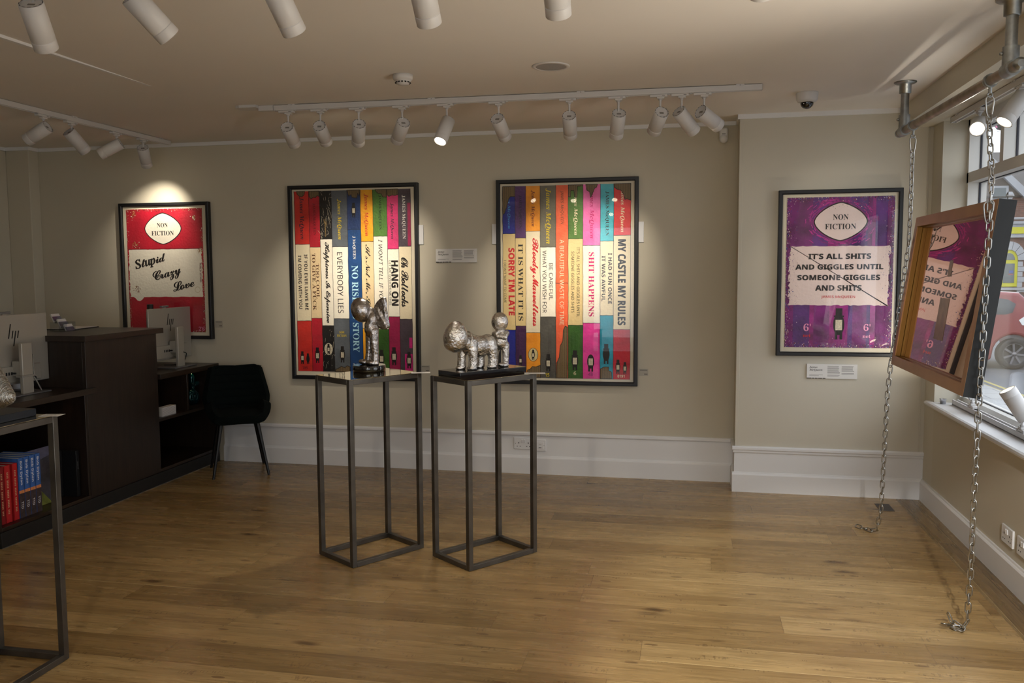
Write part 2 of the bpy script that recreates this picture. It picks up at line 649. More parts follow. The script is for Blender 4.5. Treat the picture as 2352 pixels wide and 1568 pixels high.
# ---------------------------------------------------------------- floor material
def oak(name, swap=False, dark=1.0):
    m = bpy.data.materials.new(name)
    m.use_nodes = True
    n, l = m.node_tree.nodes, m.node_tree.links
    b = n['Principled BSDF']

    def math_(op, a, c=None):
        q = n.new('ShaderNodeMath')
        q.operation = op
        for i, v in enumerate((a, c)):
            if v is None:
                continue
            if isinstance(v, (int, float)):
                q.inputs[i].default_value = v
            else:
                l.new(v, q.inputs[i])
        return q.outputs[0]

    def noise(vec, scale, detail=4, rough=0.55):
        q = n.new('ShaderNodeTexNoise')
        q.inputs['Scale'].default_value = scale
        q.inputs['Detail'].default_value = detail
        q.inputs['Roughness'].default_value = rough
        l.new(vec, q.inputs['Vector'])
        return q.outputs['Fac']

    def comb(x, y, z=0.0):
        q = n.new('ShaderNodeCombineXYZ')
        for i, v in enumerate((x, y, z)):
            if isinstance(v, (int, float)):
                q.inputs[i].default_value = v
            else:
                l.new(v, q.inputs[i])
        return q.outputs[0]

    def white(vec):
        q = n.new('ShaderNodeTexWhiteNoise')
        q.noise_dimensions = '3D'
        l.new(vec, q.inputs['Vector'])
        return q.outputs['Value']

    def ramp(fac, stops):
        q = n.new('ShaderNodeValToRGB')
        e = q.color_ramp.elements
        while len(e) < len(stops):
            e.new(0.5)
        for k, (p, c) in enumerate(stops):
            e[k].position = p
            e[k].color = (*c, 1)
        l.new(fac, q.inputs['Fac'])
        return q.outputs['Color']

    def mixc(fac, a, c, mode='MIX'):
        q = n.new('ShaderNodeMix')
        q.data_type = 'RGBA'
        q.blend_type = mode
        if isinstance(fac, (int, float)):
            q.inputs['Factor'].default_value = fac
        else:
            l.new(fac, q.inputs['Factor'])
        for sock, v in ((q.inputs[6], a), (q.inputs[7], c)):
            if isinstance(v, tuple):
                sock.default_value = (*v, 1)
            else:
                l.new(v, sock)
        return q.outputs[2]

    t = n.new('ShaderNodeTexCoord')
    s = n.new('ShaderNodeSeparateXYZ')
    l.new(t.outputs['Object'], s.inputs[0])
    x, y = (s.outputs[1], s.outputs[0]) if swap else (s.outputs[0], s.outputs[1])
    Wp, Lp = (0.085, 1.3) if swap else (0.18, 1.75)
    yy = math_('DIVIDE', y, Wp)
    row = math_('FLOOR', yy)
    off = math_('MULTIPLY', white(comb(row, 3.7)), 7.0)
    xx = math_('ADD', math_('DIVIDE', x, Lp), off)
    col = math_('FLOOR', xx)
    pid = white(comb(col, row, 1.3))
    pid2 = white(comb(col, row, 8.1))
    base = ramp(pid, [(0.0, lin((150, 123, 79))), (0.35, lin((166, 138, 92))), (0.7, lin((177, 149, 101))), (1.0, lin((188, 161, 113)))])
    # grain, running along the plank and shifted from plank to plank
    gx = math_('ADD', x, math_('MULTIPLY', pid2, 19.0))
    gy = math_('ADD', y, math_('MULTIPLY', pid, 11.0))
    fine = noise(comb(math_('MULTIPLY', gx, 3.0), math_('MULTIPLY', gy, 55.0)), 1.6, 5, 0.6)
    wide = noise(comb(math_('MULTIPLY', gx, 0.9), math_('MULTIPLY', gy, 9.0)), 1.4, 4, 0.6)
    c1 = mixc(0.62, base, ramp(fine, [(0.33, (0.52, 0.48, 0.42)), (0.58, (1.02, 1.02, 1.02))]), 'MULTIPLY')
    c2 = mixc(0.75, c1, ramp(wide, [(0.3, (0.64, 0.60, 0.54)), (0.55, (1.0, 1.0, 1.0)), (0.75, (1.1, 1.08, 1.05))]), 'MULTIPLY')
    # knots and saw marks
    v = n.new('ShaderNodeTexVoronoi')
    v.feature = 'F1'
    v.inputs['Scale'].default_value = 1.0
    l.new(comb(math_('MULTIPLY', gx, 1.7), math_('MULTIPLY', gy, 5.2)), v.inputs['Vector'])
    wob = math_('ADD', v.outputs['Distance'], math_('MULTIPLY', math_('SUBTRACT', noise(comb(math_('MULTIPLY', gx, 9), math_('MULTIPLY', gy, 30)), 1.5), 0.5), 0.16))
    keep = math_('GREATER_THAN', white(v.outputs['Position']), 0.30)
    kn = ramp(wob, [(0.0, (1, 1, 1)), (0.05, (0.9, 0.9, 0.9)), (0.14, (0.0, 0.0, 0.0))])
    kf = math_('MULTIPLY', math_('MULTIPLY', kn, keep), 0.85)
    c3 = mixc(kf, c2, tuple(lin((72, 46, 22))))
    # smaller knots and rows of short saw ticks
    v2 = n.new('ShaderNodeTexVoronoi')
    v2.inputs['Scale'].default_value = 1.0
    l.new(comb(math_('MULTIPLY', gx, 4.6), math_('MULTIPLY', gy, 15.0)), v2.inputs['Vector'])
    k2 = math_('MULTIPLY', math_('LESS_THAN', v2.outputs['Distance'], 0.13), math_('GREATER_THAN', white(v2.outputs['Position']), 0.66))
    c3 = mixc(math_('MULTIPLY', k2, 0.6), c3, tuple(lin((84, 56, 30))))
    spot = noise(comb(math_('MULTIPLY', gx, 3.4), math_('MULTIPLY', gy, 17.0)), 1.3, 2, 0.5)
    tick = noise(comb(math_('MULTIPLY', gx, 62.0), math_('MULTIPLY', gy, 14.0)), 1.6, 2, 0.6)
    tf = math_('MULTIPLY', math_('GREATER_THAN', spot, 0.61), math_('GREATER_THAN', tick, 0.56))
    c3 = mixc(math_('MULTIPLY', tf, 0.42), c3, tuple(lin((70, 46, 24))))
    blot = noise(comb(math_('MULTIPLY', gx, 1.1), math_('MULTIPLY', gy, 3.0)), 1.5, 3, 0.6)
    c3 = mixc(0.55, c3, ramp(blot, [(0.35, (0.80, 0.76, 0.70)), (0.65, (1.06, 1.05, 1.02))]), 'MULTIPLY')
    # seams: thin and dark, a few of them pale and open
    fy = math_('FRACT', yy)
    fx = math_('FRACT', xx)
    sy = math_('LESS_THAN', math_('MULTIPLY', math_('MINIMUM', fy, math_('SUBTRACT', 1.0, fy)), Wp), 0.0011)
    sx = math_('LESS_THAN', math_('MULTIPLY', math_('MINIMUM', fx, math_('SUBTRACT', 1.0, fx)), Lp), 0.0011)
    c4 = mixc(math_('MULTIPLY', math_('MAXIMUM', sy, sx), 0.6), c3, tuple(lin((70, 46, 24))))
    pale = math_('MULTIPLY', math_('LESS_THAN', math_('MULTIPLY', fy, Wp), 0.0035), math_('GREATER_THAN', white(comb(col, row, 5.5)), 0.86))
    c5 = mixc(math_('MULTIPLY', pale, 0.75), c4, tuple(lin((232, 206, 150))))
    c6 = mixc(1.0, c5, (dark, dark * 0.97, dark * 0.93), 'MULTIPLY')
    l.new(c6, b.inputs['Base Color'])
    rg = n.new('ShaderNodeMapRange')
    rg.inputs['To Min'].default_value = 0.20
    rg.inputs['To Max'].default_value = 0.34
    l.new(wide, rg.inputs['Value'])
    l.new(rg.outputs[0], b.inputs['Roughness'])
    bp = n.new('ShaderNodeBump')
    bp.inputs['Strength'].default_value = 0.12
    bp.inputs['Distance'].default_value = 0.004
    l.new(math_('ADD', fine, wide), bp.inputs['Height'])
    l.new(bp.outputs['Normal'], b.inputs['Normal'])
    return m


M_OAK = oak('oak_boards')
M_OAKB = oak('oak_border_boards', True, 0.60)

# ---------------------------------------------------------------- room shell
b = B()
XS = 1.345
b.bb((XL - 0.2, YF - 0.2, -0.08), (XS, D + 0.2, 0.0), M_OAK)
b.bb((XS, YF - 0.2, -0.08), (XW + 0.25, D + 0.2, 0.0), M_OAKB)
struct('floor', b)

b = B()
b.bb((XL - 0.2, YF - 0.2, H), (XW + 0.3, D + 0.2, H + 0.12), M_CEIL)
struct('ceiling', b)

b = B()
b.bb((XL - 0.2, D, 0), (XB, D + 0.18, H), M_WALL)
struct('wall_back', b)
b = B()
b.bb((XB, YB, 0), (XW + 0.25, D + 0.18, H), M_WALLB)
struct('wall_pier', b)
b = B()
b.bb((XL - 0.18, YF, 0), (XL, D, H), M_WALL)
struct('wall_left', b)
# boxed corner in the far left
b = B()
b.bb((XL, D - 0.11, 0), (-5.235, D, H), M_WALL, bev=0.006)
struct('wall_corner_boxing', b)

# window wall: low part below the sill, blank part nearer the camera, post at the pier, beam over the bay
YN = 1.6           # near end of the window bay
YR = 5.729         # far reveal of the bay
XG = 1.65          # room face of the window joinery
ZS = 2.40          # soffit over the bay
b = B()
b.bb((XW, YN, 0), (XW + 0.25, YR, 0.645), M_WALL)
b.bb((XW, YF, 0), (XW + 0.25, YN, H), M_WALL)
struct('wall_right', b)
b = B()
b.bb((XW, YR, 0), (XW + 0.25, YB, ZS), M_WALLB)
struct('wall_window_return', b)
b = B()
b.bb((1.31, YN, ZS), (XW + 0.3, YB, H), M_WALLB)
struct('ceiling_beam', b)

# wall behind the camera, with the glazed shop door towards the window side
b = B()
dx0, dx1, dz1 = -1.6, 1.3, 2.3
b.bb((XL, YF - 0.18, 0), (dx0, YF, H), M_WALL)
b.bb((dx1, YF - 0.18, 0), (XW + 0.25, YF, H), M_WALL)
b.bb((dx0, YF - 0.18, dz1), (dx1, YF, H), M_WALL)
struct('wall_front', b)
b = B()
for xx in (dx0 + 0.04, 0.1, dx1 - 0.04):
    b.bb((xx - 0.04, YF - 0.12, 0.0), (xx + 0.04, YF - 0.06, dz1), M_TRIM)
b.bb((dx0 + 0.08, YF - 0.12, 0.0), (dx1 - 0.08, YF - 0.06, 0.2), M_TRIM)
b.bb((dx0 + 0.08, YF - 0.12, dz1 - 0.1), (dx1 - 0.08, YF - 0.06, dz1), M_TRIM)
dr = struct('door_1', b)
b = B()
b.bb((dx0 + 0.08, YF - 0.095, 0.2), (dx1 - 0.08, YF - 0.088, dz1 - 0.1), glass_mat('window_glass'))
b.obj('door_glass', dr)

# cornice strip, dado rail, white panel and skirting
b = B()
b.bb((-5.218, D - 0.016, H - 0.027), (XB - 0.0, D, H), M_TRIM)
b.bb((XL, YF, H - 0.027), (XL + 0.016, D - 0.11, H), M_TRIM)
b.bb((XL, D - 0.126, H - 0.027), (-5.219, D - 0.11, H), M_TRIM)
b.bb((-5.235, D - 0.11, H - 0.027), (-5.219, D - 0.016, H), M_TRIM)
struct('trim_1', b)
b = B()
b.bb((XB - 0.016, YB - 0.016, H - 0.030), (1.31, YB, H), M_TRIM)
b.bb((XB - 0.0155, YB + 0.0003, H - 0.030), (XB - 0.0003, D - 0.0165, H), M_TRIM)
struct('trim_2', b)


def molding(b, p0, p1, prof, m):
    """profile [(out, z)] swept along a straight wall line; out is to the left of p0 -> p1"""
    p0, p1 = Vector((*p0, 0)), Vector((*p1, 0))
    d = (p1 - p0).normalized()
    o = Vector((-d.y, d.x, 0))
    n = len(prof)
    v = [p + o * a + Vector((0, 0, z)) for p in (p0, p1) for a, z in prof]
    f = [(i, (i + 1) % n, n + (i + 1) % n, n + i) for i in range(n)] + [tuple(range(n)), tuple(range(2 * n - 1, n - 1, -1))]
    b.faces(v, f, m)


SK = [(0, 0), (0.020, 0), (0.020, 0.118), (0.015, 0.125), (0.011, 0.128), (0.009, 0.136), (0, 0.136)]
DADO = [(0, 0.286), (0.016, 0.286), (0.021, 0.292), (0.021, 0.306), (0.012, 0.314), (0, 0.314)]
b = B()
molding(b, (XB, D), (-3.64, D), SK, M_TRIM)
struct('baseboard_back', b)
b = B()
molding(b, (XW, YB), (XB - 0.0192, YB), SK, M_TRIM)
molding(b, (XB, YB + 0.0003), (XB, D), SK, M_TRIM)
struct('baseboard_pier', b)
b = B()
molding(b, (XW, YF), (XW, YB), SK, M_TRIM)
struct('baseboard_right', b)
b = B()
molding(b, (XB, D), (-3.64, D), DADO, M_TRIM)
molding(b, (XB, D), (-3.64, D), [(0, 0.136), (0.006, 0.136), (0.006, 0.286), (0, 0.286)], M_TRIM)
struct('trim_3', b)
b = B()
molding(b, (XW, YB), (XB - 0.021, YB), DADO, M_TRIM)
molding(b, (XW, YB), (XB - 0.014, YB), [(0, 0.268), (0.010, 0.268), (0.014, 0.274), (0.014, 0.286), (0, 0.286)], M_TRIM)
molding(b, (XW, YB), (XB - 0.006, YB), [(0, 0.136), (0.006, 0.136), (0.006, 0.268), (0, 0.268)], M_TRIM)
b.bb((XB - 0.0205, YB + 0.0003, 0.2865), (XB - 0.0003, D - 0.022, 0.3135), M_TRIM)
b.bb((XB - 0.0055, YB + 0.0003, 0.1365), (XB - 0.0003, D - 0.007, 0.286), M_TRIM)
struct('trim_4', b)
# corner beads on the pier
b = B()
b.bb((XB - 0.003, YB - 0.004, 0.314), (XB + 0.020, YB, H - 0.03), M_WALLB, bev=0.0015)
b.bb((XW - 0.032, YB - 0.004, 0.314), (XW - 0.024, YB, ZS), M_WALLB, bev=0.0015)
struct('trim_5', b)
# shallow drop edge in the ceiling, fading out towards the back
b = B()
b.prism([(2.2, H), (2.2, H - 0.026), (4.30, H - 0.0005), (4.30, H)], 0, -2.915, -2.893, M_TRIM)
struct('trim_6', b)

# window sill with a rounded nose
b = B()
nose = [(1.68, 0.645), (1.485, 0.645), (1.474, 0.650), (1.470, 0.660), (1.474, 0.670), (1.485, 0.675), (1.68, 0.675)]
b.prism(nose, 1, YN, YR, M_TRIM)
b.prism([(1.51, 0.645), (1.485, 0.645), (1.474, 0.650), (1.470, 0.660), (1.474, 0.670), (1.485, 0.675), (1.51, 0.675)], 1, YR, 5.81, M_TRIM)
struct('trim_7', b)

# window joinery: bottom rail, transom, posts and fan lights, deep section with the glass set outward
M_JOIN = mat('window_joinery_paint', (214, 212, 206), 0.5)
b = B()
x0, x1 = XG, XG + 0.105
b.bb((x0 + 0.02, YN, 0.645), (x1, YR, 0.715), M_JOIN)
b.bb((x0, YN, 2.022), (x1, YR, 2.082), M_JOIN)
b.bb((x0, YN, 2.338), (x1, YR, ZS), M_JOIN)
b.bb((x0, YR - 0.028, 0.715), (x1, YR, ZS), M_JOIN)
b.bb((x0, YN, 0.715), (x1, YN + 0.03, ZS), M_JOIN)
for k in range(1, 7):
    yk = YR - 0.028 - k * 0.585
    b.bb((x0, yk - 0.0, 2.082), (x1, yk + 0.055, 2.338), M_JOIN)
b.bb((x0, 3.60, 0.715), (x1, 3.66, 2.022), M_JOIN)
wf = struct('window_1', b)
M_GASKET = mat('dark_gasket', (22, 20, 34), 0.6)
b = B()
g0 = XG + 0.064
for (ya, yb_, za, zb) in [(YR - 0.028, 3.66, 0.715, 2.022), (3.60, YN + 0.03, 0.715, 2.022)] + \
        [(YR - 0.028 - k * 0.585, YR - 0.028 - k * 0.585 - 0.53, 2.082, 2.338) for k in range(7)]:
    for (p, q) in (((ya, za), (ya - 0.004, zb)), ((yb_ + 0.004, za), (yb_, zb)), ((ya, zb - 0.004), (yb_, zb)), ((ya, za), (yb_, za + 0.004))):
        b.bb((g0 - 0.003, min(p[0], q[0]), p[1]), (g0 + 0.009, max(p[0], q[0]), q[1]), M_GASKET)
b.obj('gasket', wf)
b = B()
b.bb((g0, 3.66, 0.715), (g0 + 0.006, YR - 0.028, 2.022), glass_mat('window_glass'))
b.bb((g0, YN + 0.03, 0.715), (g0 + 0.006, 3.60, 2.022), glass_mat('window_glass'))
for k in range(7):
    ya = YR - 0.028 - k * 0.585
    b.bb((g0, ya - 0.53, 2.082), (g0 + 0.006, ya, 2.338), glass_mat('window_glass'))
b.obj('window_glass', wf)

# daylight portals guide sampling at the real openings (they give off nothing themselves)
for nm, loc, sx, sy, rot in (('window_portal', (1.80, (YN + YR) / 2, 1.52), 1.8, YR - YN, (0, R(90), 0)),
                             ('door_portal', ((dx0 + dx1) / 2, YF - 0.2, 1.22), dx1 - dx0 - 0.1, 2.1, (R(90), 0, 0))):
    li = bpy.data.lights.new(nm, 'AREA')
    li.shape = 'RECTANGLE'
    li.size, li.size_y = sx, sy
    li.cycles.is_portal = True
    o = bpy.data.objects.new(nm, li)
    C.objects.link(o)
    o.location = loc
    o.rotation_euler = rot


# ---------------------------------------------------------------- track lights
M_LENS_ON = mat('lit_lens', (255, 240, 214), 0.3, emit=((1.0, 0.86, 0.62), 14.0))
M_LABEL = mat('rating_label', (132, 128, 122), 0.7)
LB, LF, LR = 0.0, -0.165, 0.0405        # rear, front and radius of a lamp head, pointing along -z
b = B()
b.lathe([(0.0, LB - 0.006), (LR - 0.004, LB - 0.006), (LR - 0.003, LB), (LR, LB - 0.002), (LR, LF + 0.037), (LR - 0.0012, LF + 0.036), (LR - 0.0012, LF + 0.034),
         (LR, LF + 0.033)], 28, M_WHITE)
ME_BODY = b.mesh('lamp_body')
b = B()
b.lathe([(LR, LF + 0.033), (LR, LF + 0.002), (LR - 0.002, LF), (LR - 0.005, LF), (LR - 0.006, LF + 0.004), (LR - 0.010, LF + 0.010)], 28, M_WHITE)
ME_BEZEL = b.mesh('lamp_bezel')
b = B()
for k in range(12):
    a0 = k * math.pi / 6
    pts = [(math.cos(a0 + j * 0.105) * rr, math.sin(a0 + j * 0.105) * rr, LB + 0.0006) for rr in (LR - 0.0022, LR - 0.0048) for j in range(4)]
    b.faces(pts, [(j, j + 1, 5 + j, 4 + j) for j in range(3)], M_DARK)
b.bb((-0.012, -0.007, LB - 0.006), (0.012, 0.005, LB - 0.0052), M_LABEL)
ME_REAR = b.mesh('lamp_rear_vents')
b = B()
b.lathe([(LR - 0.010, LF + 0.010), (LR - 0.018, LF + 0.013), (0.0, LF + 0.015)], 24, M_LENS_ON)
ME_LENS = b.mesh('lamp_lens')
# adapter and stem hang below the track: z = 0 is the underside of the track
b = B()
b.bb((-0.058, -0.016, -0.014), (0.040, 0.016, 0.0), M_WHITE, bev=0.003)
b.bb((-0.020, -0.014, -0.024), (0.022, 0.014, -0.014), M_WHITE, bev=0.003)
b.bb((0.044, -0.005, -0.006), (0.055, 0.005, 0.0), M_WHITE)
ME_ADAPT = b.mesh('track_adapter')
b = B()
b.bb((0.010, -0.0168, -0.0085), (0.026, 0.0168, -0.0065), M_DARK)
ME_SLOT = b.mesh('adapter_latch')


def stem_mesh(L, up=False):
    b = B()
    s = -1
    b.lathe([(0.0, -0.024), (0.011, -0.024), (0.011, -0.030), (0.008, -0.034), (0.006, -0.036), (0.0055, s * L), (0.0, s * L)], 14, M_WHITE)
    b.lathe([(0.0112, -0.0305), (0.0112, -0.0295)], 14, M_DARK)
    b.box((0, 0, s * L - 0.004), (0.007, 0.016, 0.030), M_WHITE, None, 0.002)
    return b.mesh('lamp_stem')


def spotlight(label, loc, direction, power, angle=34, stem=0.082, track_dir='x', group=None, upside=False, blend=0.75, soft=0.014, color=WARM, aim=None):
    """loc: point on the underside of the track where the adapter sits"""
    t = thing('track_spotlight', label, 'spotlight', loc, 0.0 if track_dir == 'x' else R(90), group)
    if upside:
        t.rotation_euler = (R(180), 0, R(90))
    a = put('track_adapter', ME_ADAPT, t)
    put('adapter_latch', ME_SLOT, a)
    put('lamp_stem', stem_mesh(stem), t)
    d = Vector(direction).normalized()
    q = d.to_track_quat('-Z', 'Y')
    local = Matrix.LocRotScale(Vector(loc), t.rotation_euler, None).inverted()
    body = put('lamp_body', ME_BODY, t)
    pivot = Vector((0, 0, -stem - 0.006))
    wq = local.to_quaternion() @ q
    # the stem meets the head a little in front of its rear face
    body.matrix_basis = Matrix.Translation(pivot) @ wq.to_matrix().to_4x4() @ Matrix.Translation((0, 0, 0.032))
    put('lamp_bezel', ME_BEZEL, body)
    put('lamp_rear_vents', ME_REAR, body)
    put('lamp_lens', ME_LENS, body)
    if power > 0:
        li = bpy.data.lights.new('lamp_light', 'SPOT')
        li.energy = power
        li.color = color
        li.spot_size = R(angle)
        li.spot_blend = blend
        li.shadow_soft_size = soft
        o = bpy.data.objects.new('lamp_light', li)
        C.objects.link(o)
        o.parent = body
        o.location = (0, 0, LF - 0.004)
        if aim is not None:
            # light turned towards the aim point, off the axis of the housing
            wm = Matrix.LocRotScale(Vector(loc), t.rotation_euler, None) @ body.matrix_basis
            ld = (Vector(aim) - wm @ o.location).normalized()
            o.rotation_mode = 'QUATERNION'
            o.rotation_quaternion = wm.to_quaternion().inverted() @ ld.to_track_quat('-Z', 'Y')
    return t


def track(name, label, p0, p1, feed=None):
    """surface track on the ceiling between two points (x, y)"""
    d = Vector((p1[0] - p0[0], p1[1] - p0[1], 0))
    L = d.length
    t = thing(name, label, 'lighting track', (p0[0], p0[1], H), math.atan2(d.y, d.x))
    b = B()
    b.bb((0, -0.018, -0.035), (L, -0.011, -0.004), M_WHITE)
    b.bb((0, 0.011, -0.035), (L, 0.018, -0.004), M_WHITE)
    b.bb((0, -0.011, -0.024), (L, 0.011, -0.004), M_WHITE)
    b.bb((0, -0.018, -0.035), (0.004, 0.018, -0.004), M_WHITE)
    b.bb((L - 0.004, -0.018, -0.035), (L, 0.018, -0.004), M_WHITE)
    b.obj('track_rail', t)
    for k in range(max(2, int(L / 0.9) + 1)):
        xk = 0.12 + k * (L - 0.24) / max(1, int(L / 0.9))
        b = B()
        b.bb((xk - 0.022, -0.021, -0.010), (xk + 0.022, 0.021, 0.0), M_WHITE)
        b.bb((xk - 0.002, -0.0215, -0.007), (xk + 0.002, 0.0215, -0.004), M_DARK)
        b.obj('ceiling_clip', t)
    if feed:
        b = B()
        b.bb((-0.10, -0.016, -0.033), (0.0, 0.016, 0.0), M_WHITE, bev=0.003)
        b.obj('feed_connector', t)
        b = B()
        b.prism([(-0.24, -0.035), (-0.21, -0.05), (-0.10, -0.05), (-0.10, 0.05), (-0.21, 0.05), (-0.24, 0.03)], 2, -0.016, 0.0, M_WHITE)
        b.obj('feed_plate', t)
    return t


ZT = H - 0.035
track('lighting_track', 'long white lighting track across the ceiling in front of the two big framed prints', (-2.50, 4.952), (0.385, 4.998), feed=True)
XS1 = [-2.412, -2.203, -1.958, -1.685, -1.410, -1.098, -0.683, -0.402, -0.168, -0.050, 0.073]
NAMES1 = ['leftmost lamp on the long ceiling track', 'second lamp from the left on the long ceiling track', 'third lamp from the left on the long ceiling track, hanging straight',
          'fourth lamp from the left on the long ceiling track', 'glowing spotlight with lit lens facing the room, fifth on the long ceiling track',
          'sixth lamp on the long ceiling track, just right of the glowing one', 'seventh lamp on the long ceiling track, hanging straight above the right big print',
          'eighth lamp on the long ceiling track, fourth from its right end', 'leftmost of the close trio at the right end of the long track',
          'middle of the close trio at the right end of the long track', 'rightmost lamp of the long ceiling track, tilted most towards the pier']
DIR1 = [(-0.019, 0.141, -0.084), (-0.020, 0.145, -0.077), (-0.056, 0.122, -0.096), (-0.083, 0.111, -0.090), (-0.029, -0.086, -0.137), (0.019, 0.137, -0.090),
        (-0.010, 0.134, -0.096), (-0.026, 0.119, -0.111), (-0.049, 0.132, -0.086), (0.090, 0.092, -0.104), (0.105, 0.108, -0.067)]
AIM1 = [(-2.78, D, 1.42), (-2.52, D, 1.60), (-2.22, D, 1.62), (-2.42, D, 1.20), None, (-1.14, D, 1.40), (-0.86, D, 1.62), (-0.60, D, 1.58), (-0.86, D, 1.18), None, None]
for k, (x, dr_) in enumerate(zip(XS1, DIR1)):
    lab = NAMES1[k] if k == 4 else 'white spotlight, ' + NAMES1[k]
    spotlight(lab, (x, 4.952 + (x + 2.5) * 0.016, ZT), dr_, P_WALL * (1.0, 0.9, 1.1, 0.9, 0.7, 1.0, 1.0, 1.0, 0.9, 0.25, 0.25)[k], angle=60 if k == 4 else 42, blend=1.0, stem=0.112, aim=AIM1[k], group='spotlights on the long ceiling track')

track('lighting_track', 'short white lighting track over the reception desk, ending near the back wall', (-3.955, 3.0), (-3.945, 6.05))
DIR2 = [(-0.125, -0.02, -0.075), (0.035, 0.10, -0.105), (-0.125, -0.05, -0.075), (-0.034, 0.085, -0.095)]
LAB2 = ['white spotlight over the desk pointing left, first on the short track', 'white spotlight over the desk turned to the back wall, second on the short track',
        'white spotlight over the desk pointing left, third on the short track', 'last white spotlight of the short track, above the red framed print']
for y, dr_, lab, pw in zip((4.735, 4.985, 5.435, 5.735), DIR2, LAB2, (0.12, 0.25, 0.12, 2.2)):
    spotlight(lab, (-3.949, y, ZT), dr_, P_LEFT * pw, angle=44 if pw < 1 else 78, blend=0.75 if pw < 1 else 1.0, track_dir='y', group='spotlights on the short desk track')

track('lighting_track', 'white lighting track in the foreground whose lamps hang at the top edge', (-2.75, 2.60), (0.65, 2.60))
DIR3 = [(-0.03, 0.10, -0.125), (0.069, 0.11, -0.115), (0.024, 0.105, -0.122), (0.0, 0.105, -0.122), (-0.002, 0.105, -0.122), (0.01, 0.11, -0.12)]
LAB3 = ['large white spotlight at the top left corner, first of the foreground row', 'large slanted white spotlight, second of the foreground row',
        'large white spotlight, third of the foreground row', 'large white upright spotlight, fourth of the foreground row, above the smoke detector',
        'large white spotlight, fifth of the foreground row, above the round ceiling speaker', 'white spotlight barely dipping in at the top edge, sixth of the foreground row']
for x, dr_, lab, pw in zip((-2.185, -1.785, -1.296, -0.816, -0.400, 0.194), DIR3, LAB3, (0.5, 0.8, 1.1, 1.1, 1.1, 0.9)):
    spotlight(lab, (x, 2.60, ZT), dr_, P_FRONT * pw, angle=52, stem=0.097 if x < 0.1 else 0.082, group='spotlights of the foreground row')

# fill lamps added out of view behind the camera, with a track to carry them
track('lighting_track', 'added white track for the unseen fill lamps behind the viewer', (-3.0, 0.3), (0.9, 0.3))
REAR_FILL = ((-2.6, (-0.06, -0.12, 0.03), 0.7, 'added fill lamp behind the viewer aimed at the wall of the shop front, desk side'), (-1.3, (-0.02, -0.12, 0.04), 0.9, 'added fill lamp behind the viewer aimed at the shop front wall, second from the desk side'),
        (-0.1, (0.14, 0.0, 0.03), 1.5, 'added fill lamp behind the viewer aimed at the blank window wall, third from the desk side'), (0.5, (0.12, -0.05, 0.03), 1.2, 'added fill lamp behind the viewer aimed at the blank window wall, nearest the window'))
spotlight('white added fill lamp behind the viewer pointing at the floor near the window', (0.75, 0.3, ZT), (0.010, 0.12, -0.115), P_FLOOR_FILL * 1.6, angle=46, blend=0.25, stem=0.12, group='added fill spotlights behind the viewer', soft=0.03, color=(1.0, 0.97, 0.93))
spotlight('white added fill lamp behind the viewer pointing at the middle of the floor', (-1.05, 0.3, ZT), (-0.01, 0.13, -0.115), P_FLOOR_FILL * 0.24, angle=76, blend=1.0, stem=0.12, group='added fill spotlights behind the viewer', soft=0.03)
for x, dr_, pw, lab in REAR_FILL:
    spotlight('white ' + lab, (x, 0.3, ZT), dr_, P_FILL * pw, angle=100, stem=0.12, group='added fill spotlights behind the viewer', soft=0.04)

# ---------------------------------------------------------------- other ceiling fittings
t = thing('smoke_detector', 'white domed smoke detector on the ceiling', 'smoke detector', (-1.47, 4.352, H))
b = B()
b.lathe([(0.0, 0.0), (0.052, 0.0), (0.052, -0.018), (0.047, -0.028), (0.030, -0.030)], 32, M_WHITE)
b.obj('detector_base', t)
b = B()
b.lathe([(0.044, -0.028), (0.040, -0.034), (0.031, -0.046), (0.029, -0.050), (0.0, -0.053)], 32, M_WHITE)
for k in range(14):
    M = rotm('Z', k * math.pi / 7) @ tr(0.0375, 0, -0.0385) @ rotm('Y', R(-37))
    b.box((0, 0, 0), (0.003, 0.009, 0.011), M_DARK, M)
b.obj('sensor_dome', t)

t = thing('ceiling_speaker', 'flat round white speaker set flush in the ceiling', 'speaker', (-0.688, 4.337, H))
b = B()
b.lathe([(0.076, 0.0), (0.094, 0.0), (0.095, -0.002), (0.090, -0.0055), (0.078, -0.006), (0.076, -0.004)], 40, M_WHITE)
b.obj('speaker_rim', t)
b = B()
b.lathe([(0.0, -0.004), (0.0765, -0.0035)], 40, mat('speaker_grille', (178, 176, 174), 0.8, bump=0.6, bscale=600))
b.obj('speaker_grille', t)

t = thing('dome_camera', 'white security dome camera with black lens on the ceiling before the pier', 'security camera', (0.66, 5.31, H))
b = B()
b.lathe([(0.0, 0.0), (0.062, 0.0), (0.063, -0.004), (0.060, -0.040), (0.052, -0.052), (0.036, -0.056)], 36, M_WHITE)
b.obj('camera_housing', t)
b = B()
b.lathe([(0.037, -0.054)] + [(0.037 * math.cos(a), -0.058 - 0.034 * math.sin(a)) for a in [k * math.pi / 16 for k in range(9)]], 28,
        mat('smoked_dome', (8, 10, 14), 0.06, coat=1.0))
b.obj('smoked_dome', t)

t = thing('motion_detector', 'small cream motion detector high in the alcove corner beside the pier', 'motion detector', (0.225, D, 2.425))
b = B()
b.box((0, -0.022, 0.012), (0.058, 0.044, 0.085), M_TRIM, None, 0.012)
b.obj('detector_case', t)
b = B()
b.sphere((0, -0.034, -0.020), (0.030, 0.024, 0.030), M_TRIM)
b.obj('detector_lens', t)
b = B()
b.bb((-0.012, -0.0445, 0.010), (0.012, -0.0435, 0.013), M_DARK)
b.obj('detector_slot', t)

# ---------------------------------------------------------------- framed prints
PAINT = {}


